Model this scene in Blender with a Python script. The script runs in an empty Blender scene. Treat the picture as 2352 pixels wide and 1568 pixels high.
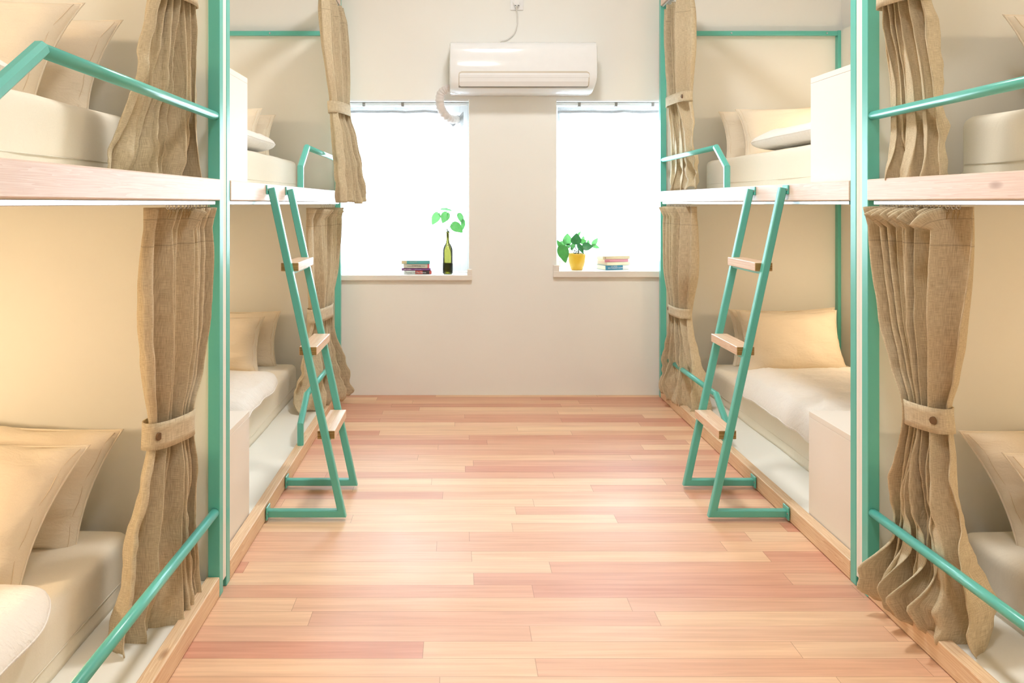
import bpy, bmesh, math, random
from mathutils import Vector, Matrix, noise
random.seed(7)
sc = bpy.context.scene
C = sc.collection
PI = math.pi

# ------------------------------------------------------------------ camera, world, exposure
F, VX, VY, H = 1866.0, 1053.0, 466.0, 1.10       # focal length in pixels, vanishing point, eye height
cd = bpy.data.cameras.new('camera'); cam = bpy.data.objects.new('camera', cd); C.objects.link(cam)
cd.sensor_width = 36.0; cd.lens = F / 2352 * 36.0
cd.shift_x = (1176 - VX) / 2352; cd.shift_y = -(784 - VY) / 2352
cd.clip_start = 0.02
cam.location = (0, 0, H); cam.rotation_euler = (PI / 2, 0, 0)
sc.camera = cam
sc.view_settings.view_transform = 'Standard'
sc.view_settings.look = 'None'
sc.view_settings.gamma = 1.0
sc.view_settings.use_curve_mapping = False
sc.view_settings.exposure = 0.34
cy = sc.cycles
cy.max_bounces = 8; cy.diffuse_bounces = 5; cy.glossy_bounces = 3; cy.adaptive_threshold = 0.05
cy.transmission_bounces = 6; cy.transparent_max_bounces = 16
cy.sample_clamp_indirect = 6.0
cy.caustics_reflective = False; cy.caustics_refractive = False

w = bpy.data.worlds.new('daylight'); sc.world = w; w.use_nodes = True
bg = w.node_tree.nodes['Background']
bg.inputs['Color'].default_value = (0.71, 0.87, 1.0, 1)
bg.inputs['Strength'].default_value = 20.0

CEIL = 3.0
def area(name, loc, rot, sx, sy, power, color, portal=False):
    l = bpy.data.lights.new(name, 'AREA'); l.shape = 'RECTANGLE'; l.size = sx; l.size_y = sy
    l.energy = power; l.color = color
    o = bpy.data.objects.new(name, l); C.objects.link(o); o.location = loc; o.rotation_euler = rot
    if portal: l.cycles.is_portal = True
    return o
# daylight comes in through the two windows: portals only steer the sampling of the sky
area('window_portal', (-0.33, 4.99, 1.19), (-PI / 2, 0, 0), 0.80, 1.05, 1, (1, 1, 1), True)
area('window_portal', (0.93, 4.99, 1.20), (-PI / 2, 0, 0), 0.78, 1.03, 1, (1, 1, 1), True)
# ceiling lamps (their fixtures are built further down)
CEIL_LAMPS = [(0.20, 0.55), (0.27, 2.75)]
for (x, y), pw_ in zip(CEIL_LAMPS, (12, 27)):
    area('ceiling_light_bulb', (x, y, CEIL - 0.075), (0, 0, 0), 0.32, 0.32, pw_, (0.97, 0.985, 1.0))
# reading lamps inside the bunks
def bulb(loc, power, rad=0.035):
    l = bpy.data.lights.new('reading_lamp_bulb', 'POINT'); l.energy = power; l.color = (1.0, 0.74, 0.48)
    l.shadow_soft_size = rad
    o = bpy.data.objects.new('reading_lamp_bulb', l); C.objects.link(o); o.location = loc

# ------------------------------------------------------------------ helpers
def at(px, py, d):
    return Vector(((px - VX) * d / F, d, H - (py - VY) * d / F))

def srgb(r, g, b):
    f = lambda c: ((c / 255 + 0.055) / 1.055) ** 2.4 if c / 255 > 0.04045 else c / 255 / 12.92
    return (f(r), f(g), f(b), 1)

def obj(name, me, mat=None, parent=None, smooth=False):
    o = bpy.data.objects.new(name, me); C.objects.link(o)
    if mat is not None and len(me.materials) == 0:
        for m in (mat if isinstance(mat, (list, tuple)) else [mat]): me.materials.append(m)
    if parent is not None: o.parent = parent
    if smooth:
        for p in me.polygons: p.use_smooth = True
    return o

def from_bm(name, bm, mat=None, parent=None, smooth=False):
    bmesh.ops.recalc_face_normals(bm, faces=bm.faces)
    me = bpy.data.meshes.new(name); bm.to_mesh(me); bm.free()
    return obj(name, me, mat, parent, smooth)

def thing(name, label, cat, loc=(0, 0, 0), group=None):
    o = bpy.data.objects.new(name, None); C.objects.link(o); o.location = loc
    o.empty_display_size = 0.05
    o['label'] = label; o['category'] = cat
    if group: o['group'] = group
    return o

def tag(o, label, cat, group=None):
    o['label'] = label; o['category'] = cat
    if group: o['group'] = group
    return o

def bx(bm, x0, x1, y0, y1, z0, z1, bevel=0.0, seg=2):
    x0, x1 = sorted((x0, x1)); y0, y1 = sorted((y0, y1)); z0, z1 = sorted((z0, z1))
    vs = [bm.verts.new((x, y, z)) for x in (x0, x1) for y in (y0, y1) for z in (z0, z1)]
    fs = [bm.faces.new([vs[i] for i in q]) for q in
          ((0, 1, 3, 2), (4, 6, 7, 5), (0, 4, 5, 1), (2, 3, 7, 6), (0, 2, 6, 4), (1, 5, 7, 3))]
    if bevel > 0:
        es = list({e for f in fs for e in f.edges})
        bmesh.ops.bevel(bm, geom=es, offset=bevel, segments=seg, affect='EDGES', profile=0.5)
    return fs

def box(name, x0, x1, y0, y1, z0, z1, mat, parent=None, bevel=0.0, origin=None):
    """a box as one mesh; origin of the parent is subtracted"""
    bm = bmesh.new()
    ox, oy, oz = origin if origin is not None else (parent.location if parent is not None else (0, 0, 0))
    bx(bm, x0 - ox, x1 - ox, y0 - oy, y1 - oy, z0 - oz, z1 - oz, bevel)
    return from_bm(name, bm, mat, parent)

def sweep(bm, pts, prof, closed=False, up=Vector((0, 0, 1)), caps=True):
    """sweep a closed profile [(a,b)..] along pts with mitred corners"""
    pts = [Vector(p) for p in pts]; n = len(pts); rings = []
    nrm = None
    for i, p in enumerate(pts):
        a = pts[i - 1] if (i > 0 or closed) else None
        b = pts[(i + 1) % n] if (i < n - 1 or closed) else None
        t1 = (p - a).normalized() if a is not None else None
        t2 = (b - p).normalized() if b is not None else None
        if t1 is None: t = t2; k = 1
        elif t2 is None: t = t1; k = 1
        else:
            t = (t1 + t2)
            t = t.normalized() if t.length > 1e-6 else t1
            k = 1 / max(0.35, t.dot(t2))
        if nrm is None:
            nrm = up - t * up.dot(t)
            if nrm.length < 1e-3: nrm = Vector((1, 0, 0)) - t * t.x
            nrm.normalize()
        else:
            nrm = nrm - t * nrm.dot(t); nrm.normalize()
        bn = t.cross(nrm).normalized()
        if k > 1.0001:      # stretch along the bend direction
            bd = (t2 - t1); bd = bd - t * bd.dot(t); bd.normalize()
        ring = []
        for (u, v) in prof:
            q = nrm * v + bn * u
            if k > 1.0001: q = q + bd * q.dot(bd) * (k - 1)
            ring.append(bm.verts.new(p + q))
        rings.append(ring)
    m = len(prof)
    rng = range(n if closed else n - 1)
    for i in rng:
        r0, r1 = rings[i], rings[(i + 1) % n]
        for j in range(m):
            bm.faces.new((r0[j], r0[(j + 1) % m], r1[(j + 1) % m], r1[j]))
    if caps and not closed:
        bm.faces.new(rings[0]); bm.faces.new(list(reversed(rings[-1])))

def circ(r, n=12): return [(r * math.cos(2 * PI * k / n), r * math.sin(2 * PI * k / n)) for k in range(n)]
def rectp(a, b, c=0.002):
    a /= 2; b /= 2
    return [(-a + c, -b), (a - c, -b), (a, -b + c), (a, b - c), (a - c, b), (-a + c, b), (-a, b - c), (-a, -b + c)]

def tube(name, pts, r, mat, parent=None, n=12, closed=False):
    bm = bmesh.new(); o = Vector(parent.location) if parent is not None else Vector()
    sweep(bm, [Vector(p) - o for p in pts], circ(r, n), closed)
    return from_bm(name, bm, mat, parent, True)

def catmull(P, n):
    out = []
    P = [Vector(p) for p in P]
    for i in range(len(P) - 1):
        p0 = P[max(i - 1, 0)]; p1 = P[i]; p2 = P[i + 1]; p3 = P[min(i + 2, len(P) - 1)]
        for k in range(n):
            t = k / n
            out.append(0.5 * ((2 * p1) + (p2 - p0) * t + (2 * p0 - 5 * p1 + 4 * p2 - p3) * t * t + (3 * p1 - p0 - 3 * p2 + p3) * t ** 3))
    out.append(P[-1]); return out

def lathe(name, prof, mat, parent=None, loc=(0, 0, 0), n=32, smooth=True, cap=True):
    bm = bmesh.new(); rings = []
    for r, z in prof:
        rings.append([bm.verts.new((loc[0] + r * math.cos(2 * PI * k / n), loc[1] + r * math.sin(2 * PI * k / n), loc[2] + z)) for k in range(n)])
    for a, b in zip(rings, rings[1:]):
        for k in range(n): bm.faces.new((a[k], a[(k + 1) % n], b[(k + 1) % n], b[k]))
    if cap:
        bm.faces.new(rings[0]); bm.faces.new(rings[-1])
    return from_bm(name, bm, mat, parent, smooth)

# ------------------------------------------------------------------ materials
class NT:
    def __init__(s, name):
        s.m = bpy.data.materials.new(name); s.m.use_nodes = True; s.t = s.m.node_tree
        s.b = s.t.nodes['Principled BSDF']; s.out = s.t.nodes['Material Output']
    def n(s, typ, **kw):
        x = s.t.nodes.new('ShaderNode' + typ)
        for k, v in kw.items(): setattr(x, k, v)
        return x
    def l(s, a, b): s.t.links.new(a, b)
    def coord(s, kind='Object', scale=(1, 1, 1), rot=(0, 0, 0)):
        c = s.n('TexCoord'); m = s.n('Mapping'); m.inputs['Scale'].default_value = scale; m.inputs['Rotation'].default_value = rot
        s.l(c.outputs[kind], m.inputs['Vector']); return m.outputs['Vector']
    def noise(s, vec, scale, detail=3, rough=0.5, dist=0.0):
        x = s.n('TexNoise'); x.inputs['Scale'].default_value = scale; x.inputs['Detail'].default_value = detail
        x.inputs['Roughness'].default_value = rough; x.inputs['Distortion'].default_value = dist
        if vec is not None: s.l(vec, x.inputs['Vector'])
        return x.outputs['Fac']
    def ramp(s, fac, stops):
        r = s.n('ValToRGB'); e = r.color_ramp.elements
        while len(e) < len(stops): e.new(0.5)
        for i, (p, c) in enumerate(stops): e[i].position = p; e[i].color = c
        s.l(fac, r.inputs['Fac']); return r.outputs['Color']
    def math(s, op, a, b=None):
        x = s.n('Math', operation=op)
        for i, v in enumerate((a, b)):
            if v is None: continue
            if isinstance(v, (int, float)): x.inputs[i].default_value = v
            else: s.l(v, x.inputs[i])
        return x.outputs[0]
    def mix(s, fac, a, b, mode='MIX'):
        x = s.n('Mix', data_type='RGBA', blend_type=mode)
        for inp, v in ((x.inputs[0], fac), (x.inputs[6], a), (x.inputs[7], b)):
            if isinstance(v, (int, float)): inp.default_value = v
            elif isinstance(v, tuple): inp.default_value = v
            else: s.l(v, inp)
        return x.outputs[2]
    def bump(s, h, strength=0.2, dist=0.002):
        x = s.n('Bump'); x.inputs['Strength'].default_value = strength; x.inputs['Distance'].default_value = dist
        s.l(h, x.inputs['Height']); s.l(x.outputs['Normal'], s.b.inputs['Normal'])
    def set(s, **kw):
        names = dict(color='Base Color', rough='Roughness', metal='Metallic', spec='Specular IOR Level', coat='Coat Weight',
                     coatr='Coat Roughness', sheen='Sheen Weight', trans='Transmission Weight', sss='Subsurface Weight', ior='IOR')
        for k, v in kw.items():
            i = s.b.inputs[names[k]]
            if isinstance(v, (int, float, tuple)): i.default_value = v
            else: s.l(v, i)
        return s

def paint(name, col, rough=0.6, var=0.03, bump=0.15, scale=40, spec=0.4):
    t = NT(name); v = t.coord()
    n1 = t.noise(v, 1.3, 3)
    a = tuple(max(0, c * (1 - var)) for c in col[:3]) + (1,); b = tuple(min(1, c * (1 + var)) for c in col[:3]) + (1,)
    t.set(color=t.ramp(n1, [(0.3, a), (0.7, b)]), rough=rough, spec=spec)
    t.bump(t.noise(v, scale, 4, 0.6), bump, 0.002)
    return t.m

MINT = paint('mint_paint', srgb(92, 188, 174), 0.30, 0.03, 0.06, 120, 0.75)
WALL = paint('wall_paint', srgb(243, 242, 237), 0.75, 0.015, 0.25, 9, 0.2)
CEILM = paint('ceiling_paint', srgb(238, 236, 232), 0.8, 0.01, 0.1, 20, 0.2)
PANEL = paint('cream_panel', srgb(242, 240, 231), 0.55, 0.012, 0.04, 60, 0.3)
BOXW = paint('white_board', srgb(240, 232, 222), 0.5, 0.012, 0.05, 60, 0.35)
WHITE = paint('white_gloss', srgb(242, 243, 244), 0.3, 0.005, 0.02, 60, 0.5)
SILLM = paint('sill_stone', srgb(236, 230, 222), 0.55, 0.01, 0.1, 20, 0.3)

def plain(name, col, rough=0.5, metal=0.0, spec=0.5, var=0.04, scale=25, coat=0.0):
    t = NT(name); v = t.coord()
    n1 = t.noise(v, scale, 3)
    a = tuple(c * (1 - var) for c in col[:3]) + (1,); b = tuple(min(1, c * (1 + var)) for c in col[:3]) + (1,)
    t.set(color=t.ramp(n1, [(0.3, a), (0.7, b)]), rough=rough, metal=metal, spec=spec, coat=coat)
    return t.m

ACW = plain('white_plastic', srgb(240, 241, 242), 0.10, coat=0.4, var=0.01)
ACG = plain('grey_plastic', srgb(150, 146, 140), 0.4)
ACB = plain('beige_plastic', srgb(205, 196, 180), 0.35, var=0.01)
LOGO = plain('logo_grey', srgb(176, 168, 160), 0.5)
ALU = plain('aluminium', srgb(215, 217, 222), 0.28, 1.0)
CLIP = plain('clear_plastic', srgb(225, 222, 216), 0.25)
WIRE = plain('brass_wire', srgb(165, 135, 85), 0.35, 0.8)
BUTTON = plain('brown_button', srgb(110, 78, 45), 0.4)
BLACK = plain('black_cord', srgb(35, 30, 28), 0.6)
PIPE = plain('pipe_tape', srgb(224, 216, 212), 0.55, var=0.05, scale=30)

def wood(name, c_lo, c_hi, axis='Y', ring=26, rough=0.5, knot=True, seed=0.0, grain=0.5):
    t = NT(name)
    s = [ring, ring, ring]; s['XYZ'.index(axis)] = 0.9
    c = t.n('TexCoord'); a = t.n('VectorMath', operation='ADD'); a.inputs[1].default_value = (seed, seed * 1.7, seed * 0.6)
    t.l(c.outputs['Object'], a.inputs[0])
    m = t.n('Mapping'); m.inputs['Scale'].default_value = s; t.l(a.outputs[0], m.inputs['Vector'])
    n1 = t.noise(m.outputs[0], 1.6, 2, 0.5, 0.9)
    w_ = t.math('FRACT', t.math('MULTIPLY', n1, 9.0))
    s2 = [x * 9 for x in s]; s2['XYZ'.index(axis)] = 6
    m2 = t.n('Mapping'); m2.inputs['Scale'].default_value = s2; t.l(a.outputs[0], m2.inputs['Vector'])
    n2 = t.noise(m2.outputs[0], 1.0, 3)
    f = t.math('ADD', t.math('MULTIPLY', w_, grain), t.math('MULTIPLY', n2, 1 - grain))
    col = t.ramp(f, [(0.15, c_hi), (0.85, c_lo)])
    if knot:
        s3 = [9, 9, 9]; s3['XYZ'.index(axis)] = 3.2
        m3 = t.n('Mapping'); m3.inputs['Scale'].default_value = s3; t.l(a.outputs[0], m3.inputs['Vector'])
        v = t.n('TexVoronoi'); v.inputs['Scale'].default_value = 1.0; t.l(m3.outputs[0], v.inputs['Vector'])
        k = t.ramp(v.outputs['Distance'], [(0.06, (1, 1, 1, 1)), (0.13, (0, 0, 0, 1))])
        wn = t.n('TexWhiteNoise'); t.l(v.outputs['Color'], wn.inputs['Vector'])
        k2 = t.math('MULTIPLY', k, t.math('GREATER_THAN', wn.outputs['Value'], 0.45))
        col = t.mix(k2, col, srgb(140, 88, 55))
    t.set(color=col, rough=rough, spec=0.4)
    t.bump(f, 0.12, 0.001)
    return t.m

PINE = wood('pine_rail', srgb(214, 172, 130), srgb(242, 216, 182), 'Y', 42)
BEAM = wood('glare_pine_beam', srgb(222, 190, 172), srgb(244, 228, 216), 'Y', 55, 0.4, seed=3.0, grain=0.4)  # paler than the rails: window glare on the beams is put into the colour
TREAD = wood('tread_pine', srgb(214, 172, 138), srgb(240, 214, 188), 'Y', 40, 0.35, False, 1.0)
TREADEND = wood('tread_end_grain', srgb(128, 88, 40), srgb(206, 164, 104), 'X', 60, 0.6, False, 2.0, 0.8)
PLY = wood('plywood_edge', srgb(205, 172, 138), srgb(240, 222, 196), 'Z', 30, 0.6, False, 4.0)

def floor_mat():
    t = NT('vinyl_plank_floor'); c = t.n('TexCoord'); sp = t.n('SeparateXYZ'); t.l(c.outputs['Object'], sp.inputs[0])
    X, Y = sp.outputs[0], sp.outputs[1]
    PW, PL = 0.0755, 0.92
    yr = t.math('DIVIDE', Y, PW); row = t.math('FLOOR', yr)
    wn = t.n('TexWhiteNoise', noise_dimensions='1D'); t.l(row, wn.inputs['W'])
    xo = t.math('ADD', t.math('DIVIDE', X, PL), t.math('MULTIPLY', wn.outputs['Value'], 7.3))
    col_i = t.math('FLOOR', xo)
    cb = t.n('CombineXYZ'); t.l(row, cb.inputs[0]); t.l(col_i, cb.inputs[1])
    w2 = t.n('TexWhiteNoise', noise_dimensions='2D'); t.l(cb.outputs[0], w2.inputs['Vector'])
    tone = t.ramp(w2.outputs['Value'], [(0.0, srgb(212, 152, 126)), (0.3, srgb(222, 170, 140)), (0.5, srgb(232, 190, 154)), (0.8, srgb(238, 202, 166)), (1.0, srgb(216, 160, 134))])
    # grain along X, different per plank
    cb2 = t.n('CombineXYZ'); t.l(t.math('MULTIPLY', X, 3.0), cb2.inputs[0]); t.l(t.math('MULTIPLY', Y, 75.0), cb2.inputs[1])
    t.l(t.math('MULTIPLY', w2.outputs['Value'], 37.0), cb2.inputs[2])
    g = t.noise(cb2.outputs[0], 1.0, 4, 0.6, 0.6)
    cb3 = t.n('CombineXYZ'); t.l(t.math('MULTIPLY', X, 1.6), cb3.inputs[0]); t.l(t.math('MULTIPLY', Y, 22.0), cb3.inputs[1])
    t.l(t.math('MULTIPLY', w2.outputs['Value'], 91.0), cb3.inputs[2])
    g2 = t.noise(cb3.outputs[0], 1.0, 2, 0.5, 1.2)
    gr = t.ramp(g, [(0.3, (0.90, 0.86, 0.83, 1)), (0.65, (1.04, 1.04, 1.04, 1))])
    gr2 = t.ramp(g2, [(0.35, (0.94, 0.90, 0.88, 1)), (0.65, (1.03, 1.03, 1.02, 1))])
    col = t.mix(1.0, t.mix(1.0, tone, gr, 'MULTIPLY'), gr2, 'MULTIPLY')
    fy = t.math('FRACT', yr); fx = t.math('FRACT', xo)
    e1 = t.math('LESS_THAN', t.math('MINIMUM', fy, t.math('SUBTRACT', 1.0, fy)), 0.010)
    e2 = t.math('LESS_THAN', t.math('MINIMUM', fx, t.math('SUBTRACT', 1.0, fx)), 0.0009)
    e = t.math('MAXIMUM', e1, e2)
    col = t.mix(t.math('MULTIPLY', e, 0.55), col, srgb(150, 98, 70))
    cl = t.noise(t.coord(scale=(1, 1, 1)), 2.2, 3)
    t.set(color=col, rough=t.ramp(cl, [(0.3, (0.46, 0.46, 0.46, 1)), (0.7, (0.56, 0.56, 0.56, 1))]), spec=0.65)
    t.bump(t.math('SUBTRACT', g, t.math('MULTIPLY', e, 0.8)), 0.10, 0.0008)
    return t.m
FLOORM = floor_mat()

def linen_mat(name, c0, c1):
    t = NT(name)
    uv = t.n('TexCoord').outputs['UV']
    def mp(sx, sy):
        m = t.n('Mapping'); m.inputs['Scale'].default_value = (sx, sy, 1); t.l(uv, m.inputs['Vector']); return m.outputs[0]
    a = t.noise(mp(900, 35), 1.0, 2); b = t.noise(mp(45, 900), 1.0, 2); c = t.noise(mp(6, 4), 1.0, 3)
    ra = t.ramp(a, [(0.36, (0, 0, 0, 1)), (0.60, (1, 1, 1, 1))]); rb = t.ramp(b, [(0.36, (0, 0, 0, 1)), (0.60, (1, 1, 1, 1))])
    f = t.math('ADD', t.math('ADD', t.math('MULTIPLY', ra, 0.42), t.math('MULTIPLY', rb, 0.38)), t.math('MULTIPLY', c, 0.2))
    col = t.ramp(f, [(0.0, c0), (0.55, tuple((p + q) / 2 for p, q in zip(c0, c1))), (1.0, c1)])
    # stitched header seam, 9 cm and 3 cm below the top edge (v is the distance down the cloth)
    sp = t.n('SeparateXYZ'); t.l(uv, sp.inputs[0]); V = sp.outputs[1]
    for pos, wd in ((0.092, 0.0016), (0.028, 0.0012)):
        k = t.math('LESS_THAN', t.math('ABSOLUTE', t.math('SUBTRACT', V, pos)), wd)
        col = t.mix(t.math('MULTIPLY', k, 0.30), col, srgb(130, 102, 68))
    t.set(color=col, rough=0.9, spec=0.15, sheen=0.15)
    t.bump(f, 0.35, 0.0012)
    # cloth lets a little light through
    tr = t.n('BsdfTranslucent'); t.l(col, tr.inputs['Color'])
    mx = t.n('MixShader'); mx.inputs[0].default_value = 0.22
    t.l(t.b.outputs[0], mx.inputs[1]); t.l(tr.outputs[0], mx.inputs[2]); t.l(mx.outputs[0], t.out.inputs['Surface'])
    return t.m
LINEN = linen_mat('linen', srgb(192, 172, 134), srgb(248, 234, 204))

def cotton(name, col, wr=0.5, scale=7):
    t = NT(name); v = t.coord()
    n1 = t.noise(v, scale, 4, 0.6, 0.8); n2 = t.noise(t.coord(scale=(1, 3, 2)), scale * 2.6, 3, 0.55, 1.2); n3 = t.noise(v, 420, 2)
    a = tuple(c * 0.97 for c in col[:3]) + (1,)
    t.set(color=t.ramp(n3, [(0.35, a), (0.65, col)]), rough=0.88, spec=0.15, sheen=0.1)
    h = t.math('ADD', t.math('ADD', t.math('MULTIPLY', n1, 1.0), t.math('MULTIPLY', n2, 0.45)), t.math('MULTIPLY', n3, 0.03))
    t.bump(h, wr, 0.02)
    return t.m
SHEET = cotton('cream_sheet', srgb(243, 234, 216), 0.16, 3.0)
PILLOW = cotton('cream_pillow_cotton', srgb(245, 232, 211), 0.30, 5)
DUVET = cotton('white_duvet_cotton', srgb(246, 240, 232), 0.5, 7)
SEAM = cotton('pillow_seam', srgb(234, 215, 186), 0.1, 8)

def glass_mat(name, tint=(1, 1, 1, 1), edge=None):
    t = NT(name); t.t.nodes.remove(t.b)
    tr = t.n('BsdfTransparent'); gl = t.n('BsdfGlossy'); gl.inputs['Roughness'].default_value = 0.03
    lw = t.n('LayerWeight'); lw.inputs['Blend'].default_value = 0.35
    if edge is None: tr.inputs['Color'].default_value = tint
    else: t.l(t.ramp(lw.outputs['Facing'], [(0.25, tint), (0.95, edge)]), tr.inputs['Color'])
    fr = t.n('Fresnel'); fr.inputs['IOR'].default_value = 1.45
    mx = t.n('MixShader'); t.l(fr.outputs[0], mx.inputs[0]); t.l(tr.outputs[0], mx.inputs[1]); t.l(gl.outputs[0], mx.inputs[2])
    t.l(mx.outputs[0], t.out.inputs['Surface']); return t.m
PANE = glass_mat('window_glass')
BOTTLE = glass_mat('bottle_glass', (0.27, 0.26, 0.11, 1), (0.05, 0.07, 0.05, 1))
WATER = glass_mat('bottle_water', (0.62, 0.62, 0.30, 1), (0.4, 0.42, 0.2, 1))

def sheer_mat(name, opac, tc=0.92):
    t = NT(name); t.t.nodes.remove(t.b)
    tr = t.n('BsdfTransparent'); tl = t.n('BsdfTranslucent'); df = t.n('BsdfDiffuse')
    tl.inputs['Color'].default_value = (tc, tc, tc * 1.01, 1); df.inputs['Color'].default_value = (0.92, 0.92, 0.92, 1)
    m1 = t.n('MixShader'); m1.inputs[0].default_value = 0.4; t.l(tl.outputs[0], m1.inputs[1]); t.l(df.outputs[0], m1.inputs[2])
    uv = t.coord('Object'); wv = t.noise(uv, 160, 2)
    m2 = t.n('MixShader'); t.l(t.ramp(wv, [(0.3, (opac * 0.9,) * 3 + (1,)), (0.7, (min(1, opac * 1.1),) * 3 + (1,))]), m2.inputs[0])
    t.l(tr.outputs[0], m2.inputs[1]); t.l(m1.outputs[0], m2.inputs[2]); t.l(m2.outputs[0], t.out.inputs['Surface']); return t.m
SHEER = sheer_mat('sheer_voile', 0.6, 0.85)
SHEER2 = sheer_mat('sheer_header', 0.90, 0.3)
TAPE = sheer_mat('sheer_tape', 0.99, 0.18)

def leaf_mat(name, col, tcol, k):
    t = NT(name); v = t.coord(); n = t.noise(v, 60, 3)
    a = tuple(c * 0.75 for c in col[:3]) + (1,)
    t.set(color=t.ramp(n, [(0.35, a), (0.65, col)]), rough=0.4, spec=0.5)
    tr = t.n('BsdfTranslucent'); tr.inputs['Color'].default_value = tcol
    mx = t.n('MixShader'); mx.inputs[0].default_value = k
    t.l(t.b.outputs[0], mx.inputs[1]); t.l(tr.outputs[0], mx.inputs[2]); t.l(mx.outputs[0], t.out.inputs['Surface']); return t.m
LEAFD = leaf_mat('dark_leaf', srgb(60, 140, 84), srgb(50, 110, 60), 0.2)
LEAFM = leaf_mat('green_leaf', srgb(80, 160, 80), srgb(84, 150, 74), 0.4)
LEAFP = leaf_mat('pale_leaf', srgb(96, 156, 92), srgb(92, 150, 84), 0.5)
STEM = plain('stem', srgb(70, 96, 62), 0.5)
SOIL = plain('soil', srgb(74, 54, 38), 0.9, var=0.3, scale=90)
YPOT = plain('yellow_pot_glaze', srgb(246, 202, 64), 0.28, coat=0.3, var=0.01)

def emis(name, col, s):
    t = NT(name); t.b.inputs['Base Color'].default_value = col
    t.b.inputs['Emission Color'].default_value = col; t.b.inputs['Emission Strength'].default_value = s; return t.m
LAMPGLOW = emis('lamp_diffuser', (1.0, 0.93, 0.82, 1), 6.0)
BULBGLOW = emis('bulb_glow', (1.0, 0.78, 0.5, 1), 4.0)

# ------------------------------------------------------------------ the room
XL_W, XR_W, YB, YF = -1.722, 2.196, 4.654, -1.30
ZL0, ZL1, ZR0, ZR1 = 0.688, 1.693, 0.711, 1.693
WL = (-0.72, 0.060); WR = (0.561, 1.30)
YG = 4.955
def struct(name, bm, mat, parent=None, smooth=False):
    o = from_bm(name, bm, mat, parent, smooth); o['kind'] = 'structure'; return o
bm = bmesh.new(); bx(bm, XL_W - 0.1, XR_W + 0.1, YF - 0.1, 5.0, -0.08, 0.0); struct('floor', bm, FLOORM)
bm = bmesh.new(); bx(bm, XL_W - 0.1, XR_W + 0.1, YF - 0.1, 5.0, CEIL, CEIL + 0.08); struct('ceiling', bm, CEILM)
bm = bmesh.new(); bx(bm, XL_W - 0.1, XL_W, YF, YB, 0, CEIL); struct('wall_left', bm, WALL)
bm = bmesh.new(); bx(bm, XR_W, XR_W + 0.1, YF, YB, 0, CEIL); struct('wall_right', bm, WALL)
bm = bmesh.new(); bx(bm, XL_W - 0.1, XR_W + 0.1, YF - 0.1, YF, 0, CEIL); struct('wall_front', bm, WALL)
bm = bmesh.new()
def wallrect(x0, x1, z0, z1): bx(bm, x0, x1, YB, 5.0, z0, z1)
wallrect(XL_W - 0.1, WL[0], 0, CEIL); wallrect(WL[1], WR[0], 0, CEIL); wallrect(WR[1], XR_W + 0.1, 0, CEIL)
wallrect(WL[0], WL[1], 0, ZL0 - 0.024); wallrect(WL[0], WL[1], ZL1, CEIL)
wallrect(WR[0], WR[1], 0, ZR0 - 0.030); wallrect(WR[0], WR[1], ZR1, CEIL)
struct('wall_back', bm, WALL)

def window(n, X, z0, z1, horn, zb):
    e = bpy.data.objects.new('window_%d' % n, None); C.objects.link(e); e['kind'] = 'structure'; e.location = (X[0], YG, z0)
    bm = bmesh.new()
    ox, oy, oz = e.location
    fr = 0.05
    for (a, b, c, d) in ((X[0], X[0] + fr, z0, z1), (X[1] - fr, X[1], z0, z1), (X[0] + fr, X[1] - fr, z0, z0 + fr), (X[0] + fr, X[1] - fr, z1 - fr, z1)):
        bx(bm, a - ox, b - ox, 4.90 - oy, 4.945 - oy, c - oz, d - oz, 0.003)
    from_bm('window_frame', bm, WHITE, e)
    box('window_pane', X[0] + fr, X[1] - fr, 4.92, 4.924, z0 + fr, z1 - fr, PANE, e)
    # sill with its raised end
    bm = bmesh.new()
    bx(bm, X[0] + 0.001 - ox, X[1] - 0.001 - ox, YB - 0.002 - oy, 4.90 - oy, zb - oz, z0 - oz)
    hx0, hx1 = horn
    xs = (X[0] - 0.0, hx1) if hx1 > X[1] else (hx0, X[1])
    bx(bm, xs[0] - ox, xs[1] - ox, YB - 0.022 - oy, YB - oy, zb - oz, z0 - oz, 0.003)
    bx(bm, hx0 - ox, hx1 - ox, YB - 0.021 - oy, YB - oy, z0 - 0.004 - oz, z0 + 0.034 - oz, 0.003)
    from_bm('window_sill', bm, SILLM, e)
    # thin white edge round the opening
    bm = bmesh.new()
    bx(bm, X[0] + 0.002 - ox, X[1] - 0.002 - ox, YB - 0.003 - oy, YB + 0.02 - oy, z1 - 0.010 - oz, z1 - 0.0005 - oz)
    from_bm('window_trim', bm, WHITE, e)
    return e
window(1, WL, ZL0, ZL1, (0.050, 0.078), 0.658)
window(2, WR, ZR0, ZR1, (0.542, 0.575), 0.676)

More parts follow.
